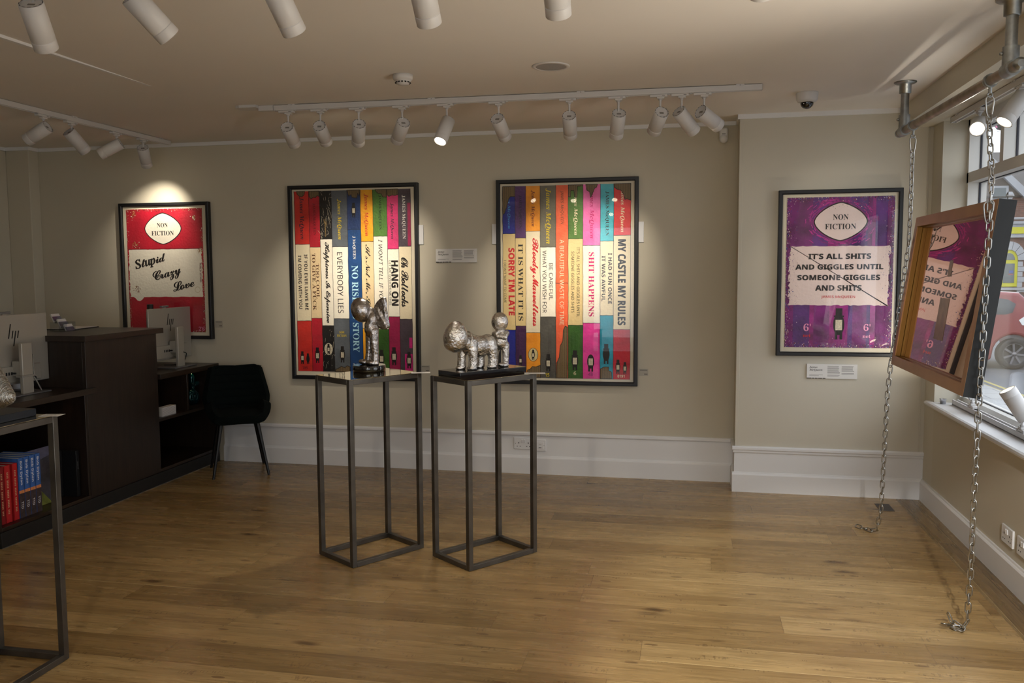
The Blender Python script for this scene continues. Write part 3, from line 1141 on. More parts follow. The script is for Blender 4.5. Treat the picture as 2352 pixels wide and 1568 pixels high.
def paint(name, rgb, vary=0.18, scale=14, bump=0.25, rough=0.55, stretch=None):
    return mat('paint_' + name, rgb, rough, vary=vary, vscale=scale, bump=bump, bscale=60, stretch=stretch)


INK = {'ink': (38, 30, 52), 'black': (28, 24, 22), 'darkred': (110, 22, 30), 'brown': (92, 58, 34), 'tan': (170, 140, 84), 'yellow': (222, 196, 30), 'white': (232, 228, 218),
       'lightblue': (176, 222, 236), 'red': (208, 34, 44), 'darkgreen': (22, 44, 22), 'skyblue': (60, 150, 220), 'magenta': (206, 26, 110), 'cream': (240, 222, 186),
       'purple': (128, 36, 110), 'pink': (240, 150, 190)}


def ink(n):
    return mat('lettering_' + n, INK[n], 0.55, vary=0.12, vscale=60)


M_HATCH = bpy.data.materials.new('brown_page_hatching')
M_HATCH.use_nodes = True
n_, l_ = M_HATCH.node_tree.nodes, M_HATCH.node_tree.links
t_ = n_.new('ShaderNodeTexCoord')
w_ = n_.new('ShaderNodeTexWave')
w_.wave_type = 'BANDS'
w_.bands_direction = 'X'
w_.inputs['Scale'].default_value = 42.0
w_.inputs['Distortion'].default_value = 0.6
r_ = n_.new('ShaderNodeValToRGB')
r_.color_ramp.elements[0].color = (*lin((52, 40, 26)), 1)
r_.color_ramp.elements[1].color = (*lin((150, 126, 86)), 1)
l_.new(t_.outputs['Object'], w_.inputs['Vector'])
l_.new(w_.outputs['Fac'], r_.inputs['Fac'])
l_.new(r_.outputs['Color'], n_['Principled BSDF'].inputs['Base Color'])
n_['Principled BSDF'].inputs['Roughness'].default_value = 0.7

M_MAT = mat('cream_mount', (226, 216, 192), 0.8)
M_PICGLASS = glass_mat('picture_glass', gloss=0.012, ior=1.38)
LAY = -0.0222      # paper surface; every painted layer sits a hair in front of the one before


class Art:
    def __init__(self):
        self.b = B()
        self.k = 0

    def poly(self, pts, m, layer):
        self.k += 1
        y = LAY - 0.00022 * (layer + 0.8 * ((self.k * 0.61803) % 1.0))
        self.b.faces([(u, y, v) for u, v in pts], [tuple(range(len(pts)))], m)

    def rect(self, u0, u1, v0, v1, m, layer):
        self.poly([(u0, v0), (u1, v0), (u1, v1), (u0, v1)], m, layer)


def lettering(table, layer=6):
    b = B()
    y = LAY - 0.00022 * (layer + 1.2)
    for it in table:
        if it[0] == 'v':
            _, c, st, s, u, va, vb, h = it
            write(b, s, st, ink(c), (u - h / 2, y, va), (0, 0, vb - va), (h, 0, 0))
        else:
            _, c, st, s, u0, v0, u1, v1 = it
            write(b, s, st, ink(c), (u0, y, v0), (u1 - u0, 0, 0), (0, 0, v1 - v0))
    return b


def framed(name, label, x, y, z, w, h, bw, plates=()):
    """Empty at the lower left corner on the wall; u to the right, v up, out towards -y"""
    t = thing(name, label, 'framed print', (x, y, z))
    b = B()
    prof = [(0.0, 0.0), (0.0, -0.040), (0.004, -0.042), (bw - 0.006, -0.042), (bw, -0.034), (bw, -0.019), (bw - 0.004, -0.016), (bw - 0.004, 0.0)]
    cs = [(0, 0, 1, 1), (w, 0, -1, 1), (w, h, -1, -1), (0, h, 1, -1)]
    n = len(prof)
    v = [(cu + du * o, d, cv + dv * o) for cu, cv, du, dv in cs for o, d in prof]
    f = [(i * n + k, i * n + (k + 1) % n, ((i + 1) % 4) * n + (k + 1) % n, ((i + 1) % 4) * n + k) for i in range(4) for k in range(n)]
    b.faces(v, f, M_FRAME)
    b.obj('frame', t)
    b = B()
    b.bb((bw - 0.003, -0.020, bw - 0.003), (w - bw + 0.003, -0.006, h - bw + 0.003), M_MAT)
    b.obj('mount_board', t)
    b = B()
    b.bb((bw - 0.002, -0.0335, bw - 0.002), (w - bw + 0.002, -0.0310, h - bw + 0.002), M_PICGLASS)
    b.obj('picture_glass', t)
    for (u, v0, v1) in plates:
        b = B()
        b.bb((u - 0.03, -0.012, v0), (u + 0.03, -0.002, v1), M_TRIM)
        b.obj('hanging_plate', t)
    return t


def wobble(rng, a, b_, n, amp):
    return [(a[0] + (b_[0] - a[0]) * i / n + rng.uniform(-amp, amp), a[1] + (b_[1] - a[1]) * i / n + rng.uniform(-amp, amp)) for i in range(n + 1)]


def stroke(art, pts, w, m, layer):
    for p, q in zip(pts, pts[1:]):
        d = Vector((q[0] - p[0], q[1] - p[1]))
        if d.length < 1e-6:
            continue
        n = Vector((-d.y, d.x)).normalized() * w / 2
        e = d.normalized() * w * 0.3
        art.poly([(p[0] - e.x + n.x, p[1] - e.y + n.y), (p[0] - e.x - n.x, p[1] - e.y - n.y), (q[0] + e.x - n.x, q[1] + e.y - n.y), (q[0] + e.x + n.x, q[1] + e.y + n.y)], m, layer)


M_EDGE = mat('dark_painted_line', (24, 18, 16), 0.6)
M_BIB = mat('paint_bib_cream', (206, 196, 170), 0.6, vary=0.2, vscale=80)


def mark(art, c, h, bib=True, hat=True, body=M_EDGE, layer=4):
    """small plain standing mark of the sort painted near the foot of a spine"""
    u, v = c
    w = h * 0.34
    art.poly([(u + w * 0.5 * math.cos(a), v - h * 0.02 + h * 0.34 * math.sin(a)) for a in [k * math.pi / 10 for k in range(20)]], body, layer)
    if hat:
        art.rect(u - w * 0.30, u + w * 0.30, v + h * 0.25, v + h * 0.5, body, layer)
        art.rect(u - w * 0.45, u + w * 0.45, v + h * 0.22, v + h * 0.27, body, layer)
    for s in (-1, 1):
        art.rect(u + s * w * 0.22 - w * 0.12, u + s * w * 0.22 + w * 0.12, v - h * 0.5, v - h * 0.25, body, layer)
    if bib:
        art.rect(u - w * 0.30, u + w * 0.30, v - h * 0.20, v + h * 0.13, M_BIB, layer + 1)


def spines(art, table, cols, vtop, vbot, tops, seed):
    rng = random.Random(seed)
    for (u0, u1, va, vb), (ct, cm, cb), vt in zip(table, cols, tops):
        if va == vb:
            art.rect(u0, u1, vbot, vtop, cb, 1)
            if ct:
                art.rect(u0, u1, va, vtop, ct, 2)
            continue
        art.rect(u0, u1, va, vtop, ct, 1)
        art.rect(u0, u1, vb, va, cm, 1)
        art.rect(u0, u1, vbot, vb, cb, 1)
    for (u0, u1, va, vb), _, vt in zip(table, cols, tops):
        stroke(art, wobble(rng, (u0, vbot), (u0, vtop), 34, 0.0012), 0.0030, M_EDGE, 3)
        stroke(art, wobble(rng, (u0, va), (u1, va), 6, 0.0010), 0.0032, M_EDGE, 3)
        if va != vb:
            stroke(art, wobble(rng, (u0, vb), (u1, vb), 6, 0.0010), 0.0032, M_EDGE, 3)
    stroke(art, wobble(rng, (table[-1][1], vbot), (table[-1][1], vtop), 34, 0.0012), 0.0022, M_EDGE, 3)


def torn(art, pts, layer=9):
    art.poly(pts, M_HATCH, layer)
    stroke(art, pts + [pts[0]], 0.004, M_EDGE, layer + 1)


def flecks(art, rng, u0, u1, v0, v1, mats, n, depth, layer, size=0.004):
    """worn specks along the edges of a sheet"""
    for _ in range(n):
        d = depth * rng.random() ** 2.2
        side = rng.random() * 2 * ((u1 - u0) + (v1 - v0))
        W_, H_ = u1 - u0, v1 - v0
        if side < W_:
            p = (u0 + side, v0 + d)
        elif side < 2 * W_:
            p = (u0 + side - W_, v1 - d)
        elif side < 2 * W_ + H_:
            p = (u0 + d, v0 + side - 2 * W_)
        else:
            p = (u1 - d, v0 + side - 2 * W_ - H_)
        s = size * (0.35 + rng.random() ** 2)
        m = rng.choice(mats)
        k = rng.randint(4, 6)
        a0 = rng.random() * 6
        art.poly([(min(u1, max(u0, p[0] + s * (0.5 + rng.random()) * math.cos(a0 + i * 2 * math.pi / k))), min(v1, max(v0, p[1] + s * (0.5 + rng.random()) * 1.4 * math.sin(a0 + i * 2 * math.pi / k)))) for i in range(k)], m, layer)


CR = paint('cream', (236, 222, 188), 0.06, 5)
CR2 = paint('pale_cream', (244, 237, 218), 0.05, 5)
TN = paint('tan_cream', (232, 206, 160), 0.07, 5)

# --- left big print: nine book spines
t = framed('framed_print', 'big framed print of nine book spines behind the winged sculpture, left of the pair', -3.0218, D, 0.6779, 1.0396, 1.4868, 0.0285, plates=((1.043, 1.03, 1.175),))
a = Art()
vt, vb = 1.4441, 0.0600
a.rect(0.0455, 0.9811, vb, vt, M_HATCH, 0)
P = paint
BLK = paint('black', (20, 18, 18), 0.3, 20)
COLS = [(P('red', (206, 44, 34)), CR, P('red', (206, 44, 34))), (P('crimson', (184, 22, 44)), TN, P('crimson', (184, 22, 44))), (BLK, CR2, BLK),
        (P('slate', (92, 98, 104)), CR2, P('slate', (92, 98, 104))), (P('navy', (30, 56, 104)), None, P('blue', (14, 66, 122))),
        (P('amber', (250, 168, 26)), TN, P('amber', (250, 168, 26))), (P('green', (82, 128, 48)), CR2, P('dark_green', (48, 92, 24))),
        (P('hot_pink', (214, 50, 112)), CR2, P('magenta', (156, 18, 74))), (P('plum_grey', (74, 62, 72)), CR, P('plum_grey', (74, 62, 72)))]
spines(a, SPINES_A, COLS, vt, vb, [vt] * 9, 3)
rng = random.Random(5)
# worn black spine: cream scratches
for _ in range(60):
    u = rng.uniform(0.256, 0.346)
    v = rng.choice((rng.uniform(1.09, 1.44), rng.uniform(1.09, 1.44), rng.uniform(0.06, 0.40)))
    stroke(a, wobble(rng, (u, v), (u + rng.uniform(-0.02, 0.02), v + rng.uniform(-0.05, 0.05)), 3, 0.003), 0.0016, M_BIB, 4)
torn(a, [(0.066, 1.444), (0.135, 1.444), (0.130, 1.418), (0.112, 1.404), (0.088, 1.408), (0.072, 1.424)])
torn(a, [(0.168, 1.444), (0.252, 1.444), (0.252, 1.402), (0.236, 1.410), (0.222, 1.394), (0.205, 1.398), (0.186, 1.386), (0.170, 1.404)])
torn(a, [(0.480, 1.444), (0.582, 1.444), (0.578, 1.396), (0.566, 1.420), (0.556, 1.384), (0.520, 1.388), (0.510, 1.412), (0.492, 1.398)])
torn(a, [(0.702, 1.444), (0.793, 1.444), (0.793, 1.385), (0.762, 1.388), (0.752, 1.410), (0.728, 1.414), (0.712, 1.428)])
torn(a, [(0.797, 1.444), (0.882, 1.444), (0.882, 1.402), (0.860, 1.396), (0.836, 1.400), (0.812, 1.390), (0.797, 1.404)])
torn(a, [(0.352, 0.060), (0.474, 0.060), (0.474, 0.100), (0.452, 0.108), (0.430, 0.092), (0.404, 0.104), (0.386, 0.090), (0.356, 0.078)])
a.rect(0.955, 0.979, 1.02, 1.34, P('magenta', (156, 18, 74)), 3)
a.rect(0.918, 0.979, 0.070, 0.205, P('bright_magenta', (206, 24, 122)), 3)
a.rect(0.955, 0.979, 0.250, 0.330, P('bright_magenta', (206, 24, 122)), 3)
for k, (c, h) in enumerate(FIG_A):
    if k == 8:
        c = (c[0] + 0.0, c[1])
        a.poly([(c[0] + 0.034 * math.cos(q), c[1] + 0.046 * math.sin(q)) for q in [j * math.pi / 14 for j in range(28)]], M_BIB, 4)
        mark(a, c, h * 1.05, layer=5, bib=True)
    else:
        mark(a, (c[0], c[1]), h * 0.95, bib=(k != 1), layer=4)
ao = a.b.obj('artwork', t, recalc=False)
lettering(TEXT_A).obj('lettering', ao, recalc=False)

# --- right big print
t = framed('framed_print', 'big framed print of nine book spines nearest the pier, right of the pair', -1.3833, D, 0.6746, 1.0296, 1.4906, 0.0285,
           plates=((-0.008, 1.03, 1.175), (1.036, 1.03, 1.175)))
a = Art()
vt, vb = 1.4444, 0.0474
a.rect(0.0443, 0.9756, vb, vt, M_HATCH, 0)
TN2 = paint('deep_tan', (226, 200, 142), 0.07, 5)
COLS = [(P('royal_blue', (22, 34, 140)), TN2, P('royal_blue', (22, 34, 140))), (P('violet', (84, 44, 104)), TN2, P('violet_dark', (66, 28, 74))),
        (P('orange', (250, 154, 30)), CR, P('orange', (250, 154, 30))), (P('olive_grey', (110, 106, 90)), CR2, P('smoke', (82, 80, 74))),
        (None, None, P('coral', (255, 104, 62))), (P('leaf', (78, 120, 46)), TN2, P('dark_green', (48, 92, 24))),
        (P('bubblegum', (250, 112, 180)), CR2, P('vivid_pink', (238, 60, 160))), (P('cyan', (70, 184, 200)), CR, P('teal', (24, 152, 180))),
        (P('rose_red', (228, 58, 62)), CR, P('deep_red', (196, 18, 44)))]
spines(a, SPINES_B, COLS, vt, vb, [vt] * 9, 11)
torn(a, [(0.046, 1.444), (0.137, 1.444), (0.137, 1.370), (0.104, 1.372), (0.090, 1.350), (0.074, 1.290), (0.060, 1.252), (0.046, 1.240)])
torn(a, [(0.530, 1.444), (0.634, 1.444), (0.634, 1.436), (0.595, 1.432), (0.592, 1.356), (0.574, 1.356), (0.570, 1.404), (0.546, 1.404), (0.544, 1.358), (0.530, 1.362)])
torn(a, [(0.655, 1.444), (0.738, 1.444), (0.732, 1.424), (0.718, 1.416), (0.700, 1.372), (0.690, 1.352), (0.682, 1.392), (0.662, 1.404)])
torn(a, [(0.858, 1.444), (0.974, 1.444), (0.974, 1.326), (0.946, 1.338), (0.934, 1.332), (0.926, 1.366), (0.905, 1.398), (0.880, 1.404), (0.858, 1.420)])
torn(a, [(0.440, 0.050), (0.522, 0.050), (0.522, 0.422), (0.506, 0.430), (0.492, 0.400), (0.488, 0.320), (0.470, 0.286), (0.462, 0.200), (0.444, 0.160)])
torn(a, [(0.222, 0.050), (0.322, 0.050), (0.322, 0.140), (0.290, 0.128), (0.262, 0.130), (0.244, 0.108), (0.226, 0.104)])
torn(a, [(0.762, 0.050), (0.846, 0.050), (0.842, 0.100), (0.822, 0.110), (0.822, 0.136), (0.790, 0.136), (0.762, 0.120)])
for k, (c, h) in enumerate(FIG_B):
    if k == 8:
        a.poly([(c[0] + 0.037 * math.cos(q), c[1] + 0.050 * math.sin(q)) for q in [j * math.pi / 14 for j in range(28)]], M_EDGE, 4)
        a.poly([(c[0] + 0.034 * math.cos(q), c[1] + 0.047 * math.sin(q)) for q in [j * math.pi / 14 for j in range(28)]], paint('oval', (214, 196, 140)), 5)
        mark(a, c, h * 1.05, layer=6)
    elif k == 4:
        mark(a, c, h, hat=False, layer=4)
    else:
        mark(a, c, h * 0.95, bib=(k != 5), layer=4)
ao = a.b.obj('artwork', t, recalc=False)
lettering(TEXT_B).obj('lettering', ao, recalc=False)


def cartouche(cu, cv, rw, rh):
    """lozenge with rounded sides and slightly hollow shoulders"""
    pts = []
    for k in range(72):
        q = 2 * math.pi * k / 72
        c, s = math.cos(q), math.sin(q)
        r = 1.0 / (abs(c) ** 1.42 + abs(s) ** 1.62) ** (1 / 1.52)
        pts.append((cu + rw * r * c * 0.985, cv + rh * r * s * 0.985))
    return pts


def grow(pts, cu, cv, d):
    out = []
    for u, v in pts:
        q = Vector((u - cu, v - cv))
        q = q + q.normalized() * d
        out.append((cu + q.x, cv + q.y))
    return out


# --- red print over the desk
RED = paint('poster_red', (184, 18, 44), 0.25, 5)
RED2 = paint('poster_red_deep', (168, 14, 36), 0.25, 7)
t = framed('framed_print', 'red framed print reading Stupid Crazy Love, on the wall over the desk', -4.4889, D, 0.9798, 0.7911, 1.0819, 0.0265)
a = Art()
u0, u1, v0, v1 = 0.056, 0.728, 0.054, 1.034
a.rect(u0, u1, v0, v1, RED, 0)
a.rect(0.60, u1, v0, 0.335, RED2, 1)
rng = random.Random(21)
edge = wobble(rng, (0.066, 0.334), (0.712, 0.336), 30, 0.0025) + wobble(rng, (0.714, 0.336), (0.714, 0.715), 26, 0.006) + \
    wobble(rng, (0.712, 0.715), (0.068, 0.714), 30, 0.0025) + wobble(rng, (0.066, 0.714), (0.066, 0.334), 26, 0.006)
a.poly(edge, CR2, 2)
a.poly([(0.075, 0.345), (0.20, 0.345), (0.172, 0.312), (0.150, 0.300), (0.128, 0.306), (0.110, 0.325)], CR2, 2)
cp = cartouche(0.3809, 0.8776, 0.160, 0.122)
a.poly(grow(cp, 0.3809, 0.8776, 0.007), M_EDGE, 2)
a.poly(cp, CR2, 3)
stroke(a, [(0.066, 0.716), (0.712, 0.717)], 0.004, paint('dark_wine', (90, 10, 22)), 3)
SP = [CR2, paint('gold_fleck', (176, 140, 70)), paint('rust_fleck', (130, 60, 30)), paint('dark_wine', (90, 10, 22))]
flecks(a, rng, u0, u1, v0, v1, SP, 1500, 0.020, 4, 0.0024)
for (cu, cv, sp) in ((0.118, 0.985, 0.035), (0.135, 0.748, 0.030), (0.655, 0.962, 0.015), (0.135, 0.40, 0.04), (0.700, 0.70, 0.02)):
    for _ in range(46):
        p = (cu + rng.gauss(0, sp * 0.5), cv + rng.gauss(0, sp * 0.5))
        s = 0.0012 + 0.0025 * rng.random()
        if u0 < p[0] < u1:
            a.rect(p[0] - s, p[0] + s, p[1] - s, p[1] + s, rng.choice(SP[:3] if cv > 0.5 else SP), 5)
a.poly([(0.668 + 0.024 * math.cos(q), 0.392 + 0.024 * math.sin(q)) for q in [j * math.pi / 12 for j in range(24)]], paint('ring', (206, 186, 150)), 3)
a.poly([(0.668 + 0.021 * math.cos(q), 0.392 + 0.021 * math.sin(q)) for q in [j * math.pi / 12 for j in range(24)]], CR2, 4)
ao = a.b.obj('artwork', t, recalc=False)
lettering(TEXT_RED).obj('lettering', ao, recalc=False)

# --- purple print on the pier
PUR = paint('poster_purple', (112, 28, 104), 0.5, 9)
PUR2 = paint('poster_violet', (86, 38, 112), 0.45, 9)
MAG = paint('poster_magenta', (140, 28, 114), 0.5, 11)
CRP = paint('pinkish_cream', (236, 214, 206), 0.05, 5)
t = framed('framed_print', 'purple framed print on the pier beside the window, with a white panel of text', 0.5724, YB, 0.9363, 0.7614, 1.084, 0.0265)
a = Art()
u0, u1, v0, v1 = 0.054, 0.716, 0.056, 1.036
a.rect(u0, u1, v0, v1, PUR, 0)
rng = random.Random(33)
for _ in range(26):
    ua = rng.uniform(u0, u1 - 0.08)
    wd = rng.uniform(0.02, 0.10)
    if rng.random() < 0.5:
        va_, vb_ = 0.72, v1
    else:
        va_, vb_ = v0, 0.334
    a.rect(ua, min(u1, ua + wd), va_, vb_, rng.choice((PUR, PUR2, MAG)), 1)
edge = wobble(rng, (0.072, 0.334), (0.690, 0.334), 30, 0.003) + wobble(rng, (0.694, 0.334), (0.694, 0.718), 26, 0.009) + \
    wobble(rng, (0.690, 0.718), (0.076, 0.720), 30, 0.003) + wobble(rng, (0.078, 0.72), (0.074, 0.334), 26, 0.009)
a.poly(edge, CRP, 2)
cp = cartouche(0.3886, 0.8770, 0.162, 0.121)
for _ in range(240):
    q = rng.uniform(0, 2 * math.pi)
    f = 1.0 + abs(rng.gauss(0, 0.16))
    pu, pv = 0.3886 + 0.165 * f * math.cos(q), 0.877 + 0.124 * f * math.sin(q)
    if u0 + 0.03 < pu < u1 - 0.03 and 0.735 < pv < v1 - 0.02:
        stroke(a, wobble(rng, (pu - 0.018 * math.sin(q), pv + 0.012 * math.cos(q)), (pu + 0.018 * math.sin(q), pv - 0.012 * math.cos(q)), 3, 0.002), 0.0045, rng.choice((MAG, paint('hot_magenta', (186, 40, 140), 0.3, 12), PUR)), 1.5)
a.poly(grow(cp, 0.3886, 0.877, 0.014), MAG, 2)
a.poly(grow(cp, 0.3886, 0.877, 0.008), M_EDGE, 3)
a.poly(cp, CRP, 4)
SP = [CRP, MAG, PUR2, paint('blue_fleck', (40, 70, 140)), paint('dark_fleck', (40, 16, 34)), paint('rust_fleck', (130, 60, 30))]
flecks(a, rng, u0, u1, v0, v1, SP, 2600, 0.030, 5, 0.0024)
flecks(a, rng, u0, u1, v0, v1, SP, 1300, 0.075, 5, 0.0018)
mark(a, (0.3926, 0.212), 0.205, layer=6)
ao = a.b.obj('artwork', t, recalc=False)
lettering(TEXT_PURPLE, 9).obj('lettering', ao, recalc=False)


# ---------------------------------------------------------------- wall labels
def plaque(label, x0, x1, z0, z1, y):
    w, h = x1 - x0, z1 - z0
    t = thing('information_plaque', label, 'plaque', (x0, y, z0), group='information plaques')
    b = B()
    b.bb((0, -0.012, 0), (w, 0, h), M_PAPER)
    b.obj('plaque_board', t)
    b = B()
    yy = -0.0123
    write(b, 'James', 'bi', M_INKM, (w * 0.05, yy, h * 0.71), (w * 0.16, 0, 0), (0, 0, h * 0.15))
    write(b, 'McQueen', 'bi', M_INKM, (w * 0.05, yy, h * 0.50), (w * 0.26, 0, 0), (0, 0, h * 0.17))
    rng = random.Random(4)
    for k in range(2):
        b.faces([(w * 0.05, yy, h * (0.24 - k * 0.06)), (w * (0.32 - k * 0.08), yy, h * (0.24 - k * 0.06)), (w * (0.32 - k * 0.08), yy, h * (0.26 - k * 0.06)), (w * 0.05, yy, h * (0.26 - k * 0.06))], [(0, 1, 2, 3)], M_GREYINK)
    for c0, n in ((0.41, 11), (0.69, 9)):
        for k in range(n):
            if (c0 < 0.5 and k == 8) or (c0 > 0.5 and k == 6):
                continue
            v = h * (0.85 - k * 0.068)
            e = w * (c0 + 0.25 * rng.uniform(0.86, 1.0))
            b.faces([(w * c0, yy, v), (e, yy, v), (e, yy, v + h * 0.026), (w * c0, yy, v + h * 0.026)], [(0, 1, 2, 3)], M_GREYINK)
    u = 0.0
    while u < w * 0.37:
        e = min(w * 0.375, u + rng.uniform(0.01, 0.035))
        b.faces([(u, yy, 0.0), (e, yy, 0.0), (e, yy, h * 0.05), (u, yy, h * 0.05)], [(0, 1, 2, 3)], M_INKM)
        u = e + 0.003
    b.obj('printed_text', t, recalc=False)


plaque('small white text plaque on the wall between the two big prints', -1.853, -1.539, 1.572, 1.672, D)
plaque('small white text plaque under the purple print', 0.774, 1.090, 0.785, 0.881, YB)


def price_tag(label, x0, x1, z0, z1, y):
    t = thing('price_label', label, 'label', (x0, y, z0))
    w, h = x1 - x0, z1 - z0
    b = B()
    b.bb((0, -0.003, 0), (w, 0, h), mat('clear_label', (176, 170, 156), 0.5))
    b.obj('label_card', t)
    b = B()
    b.faces([(w * 0.1, -0.0032, h * 0.78), (w * 0.9, -0.0032, h * 0.78), (w * 0.9, -0.0032, h * 0.84), (w * 0.1, -0.0032, h * 0.84)], [(0, 1, 2, 3)], M_INKM)
    b.faces([(w * 0.55, -0.0032, h * 0.22), (w * 0.92, -0.0032, h * 0.22), (w * 0.92, -0.0032, h * 0.30), (w * 0.55, -0.0032, h * 0.30)], [(0, 1, 2, 3)], M_INKM)
    b.obj('printed_text', t, recalc=False)


price_tag('small clear price label right of the red print', -3.690, -3.625, 1.070, 1.125, D)
price_tag('small clear price label right of the left big print', -1.985, -1.915, 0.743, 0.797, D)
price_tag('small clear price label right of the right big print', -0.345, -0.278, 0.748, 0.800, D)


# ---------------------------------------------------------------- sockets
def socket(label, loc, rz, w, gang):
    t = thing('power_socket', label, 'socket', loc, rz, 'sockets')
    b = B()
    b.box((0, -0.005, 0), (w, 0.010, 0.086), M_TRIM, None, 0.003)
    b.obj('face_plate', t)
    if gang:
        for s in (-1, 1):
            c = s * 0.036
            b = B()
            b.bb((c - 0.003, -0.0106, 0.000), (c + 0.003, -0.0098, 0.009), M_DARK)
            for q in (-1, 1):
                b.bb((c + q * 0.011 - 0.0035, -0.0106, -0.0235), (c + q * 0.011 + 0.0035, -0.0098, -0.0185), M_DARK)
            b.obj('pin_holes', t)
            b = B()
            b.box((s * 0.0085, -0.0115, 0.020), (0.012, 0.005, 0.024), M_TRIM, rotm('X', R(4)), 0.0012)
            b.obj('rocker_switch', t)
    else:
        b = B()
        b.box((0, -0.011, 0.0), (0.052, 0.004, 0.052), M_TRIM, None, 0.001)
        b.bb((-0.010, -0.0135, -0.018), (0.010, -0.0128, -0.014), M_DARK)
        b.bb((-0.009, -0.0135, 0.004), (0.009, -0.0128, 0.006), M_GREYINK)
        b.obj('phone_outlet', t)
    b = B()
    for s in (-1, 1):
        b.lathe([(0.0, 0.0), (0.0022, 0.0)], 8, M_DARK, tr(s * (w / 2 - 0.014), -0.0104, 0) @ rotm('X', R(90)))
    b.obj('fixing_screws', t)


socket('white double power socket low on the back wall behind the right stand', (-1.192, D - 0.006, 0.226), 0, 0.146, True)
socket('white phone socket beside the double socket on the back wall', (-1.066, D - 0.006, 0.216), 0, 0.086, False)
socket('white double socket on the window wall by the chain, farther of two', (XW, 4.395, 0.232), R(-90), 0.146, True)
socket('white socket on the window wall at the picture edge, nearer of two', (XW, 4.195, 0.232), R(-90), 0.146, True)

# floor outlet plate
t = thing('floor_outlet', 'dark square metal outlet plate set in the floor by the pier', 'floor outlet', (1.229, 5.688, 0.0))
b = B()
b.box((0, 0, 0.0015), (0.088, 0.165, 0.003), mat('floor_plate_metal', (92, 86, 84), 0.5, 0.6), None, 0.0012)
b.obj('cover_plate', t)


# ---------------------------------------------------------------- steel stands
STW, STD, STH, TB = 0.319, 0.459, 0.9654, 0.026


def stand(label, corner, ang):
    """corner: front corner on the floor; x runs along the long side, y along the short side"""
    t = thing('display_stand', label, 'display stand', (corner[0], corner[1], 0), ang, 'open steel display stands')
    h = TB / 2
    for x in (h, STD - h):
        for y in (h, STW - h):
            b = B()
            b.box((x, y, STH / 2), (TB, TB, STH - 0.004), M_STEEL, None, 0.0015)
            b.obj('leg', t)
    for nm, z in (('base_rail', h + 0.0005), ('top_rail', STH - h - 0.0025)):
        for y in (h, STW - h):
            b = B()
            b.box((STD / 2, y, z), (STD - 2 * TB, TB, TB - 0.001), M_STEEL, None, 0.0015)
            b.obj(nm, t)
        for x in (h, STD - h):
            b = B()
            b.box((x, STW / 2, z), (TB, STW - 2 * TB, TB - 0.001), M_STEEL, None, 0.0015)
            b.obj(nm, t)
    b = B()
    b.box((STD / 2, STW / 2, STH - 0.001), (STD - 0.006, STW - 0.006, 0.003), M_PLATE, None, 0.0008)
    b.obj('top_plate', t)
    return t


A1, A2 = 0.9786, 0.9105
stand('open steel stand carrying the winged sculpture, left of the middle pair', (-1.6554, 3.9979), A1)
stand('open steel stand carrying the animal on its black plinth, right of the middle pair', (-1.0622, 4.0634), A2)
stand('open steel stand at the left edge, cut off by the picture', (-2.360, 2.370), R(90))
ZTOP = STH + 0.0007


def small_card(label, loc, rz, w=0.085, d=0.055):
    t = thing('caption_card', label, 'card', loc, rz)
    b = B()
    b.box((0, 0, 0.0006), (w, d, 0.0008), M_PAPER)
    b.obj('card', t)
    b = B()
    for k in range(3):
        v = d * (0.22 - k * 0.2)
        b.faces([(-w * 0.4, v, 0.0012), (w * (0.3 - 0.1 * k), v, 0.0012), (w * (0.3 - 0.1 * k), v + 0.003, 0.0012), (-w * 0.4, v + 0.003, 0.0012)], [(0, 1, 2, 3)], M_GREYINK)
    b.obj('printed_text', t, recalc=False)


small_card('white caption card jutting from the right corner of the winged sculpture stand', (-1.395, 4.352, ZTOP), 0.3, 0.10, 0.055)
small_card('white caption card jutting from the right corner of the animal sculpture stand', (-0.790, 4.424, ZTOP), 0.2, 0.11, 0.055)
small_card('white caption card on the far corner of the cut off stand', (-2.365, 2.805, ZTOP), 0.2, 0.075, 0.055)

# ---------------------------------------------------------------- sculpture with wings on a black disc
RT = math.atan2(0.20191, 0.97941)
t = thing('winged_sculpture', 'silver winged figure with big round bowed head on a black disc', 'sculpture', (-1.700, 4.392, ZTOP), RT)
b = B()
b.lathe([(0.0, 0.0), (0.086, 0.0), (0.0885, 0.003), (0.0885, 0.031), (0.086, 0.034), (0.0, 0.034)], 48, M_BLACK)
b.obj('round_base', t)
dz = 0.010
parts = [
    ('e', (-0.039, 0.0, 0.322 + dz), (0.0515, 0.050, 0.0655), (0, R(-14), 0)),
    ('l', [(-0.010, 0, 0.306 + dz), (0.012, 0, 0.316 + dz), (0.026, 0, 0.292 + dz)], [0.017, 0.019, 0.024]),
    ('e', (0.021, 0, 0.262 + dz), (0.031, 0.036, 0.052), (0, R(4), 0)),
    ('e', (0.017, 0, 0.218 + dz), (0.0365, 0.038, 0.042)),
    ('e', (0.012, -0.006, 0.238 + dz), (0.030, 0.030, 0.030)),
    ('l', [(0.030, -0.017, 0.205 + dz), (0.034, -0.020, 0.150), (0.036, -0.021, 0.095), (0.035, -0.021, 0.055)], [0.024, 0.020, 0.0175, 0.019]),
    ('l', [(0.004, 0.017, 0.205 + dz), (-0.001, 0.020, 0.150), (-0.004, 0.021, 0.095), (-0.008, 0.021, 0.055)], [0.022, 0.0175, 0.015, 0.0165]),
    ('e', (0.020, -0.024, 0.046), (0.036, 0.019, 0.0135), (0, R(9), 0)),
    ('e', (-0.026, 0.020, 0.046), (0.034, 0.018, 0.0125), (0, R(9), 0)),
]
put('figure_body', blob('figure_body', parts, 0.0032, M_PEWTER, 6, 0.0035), t)
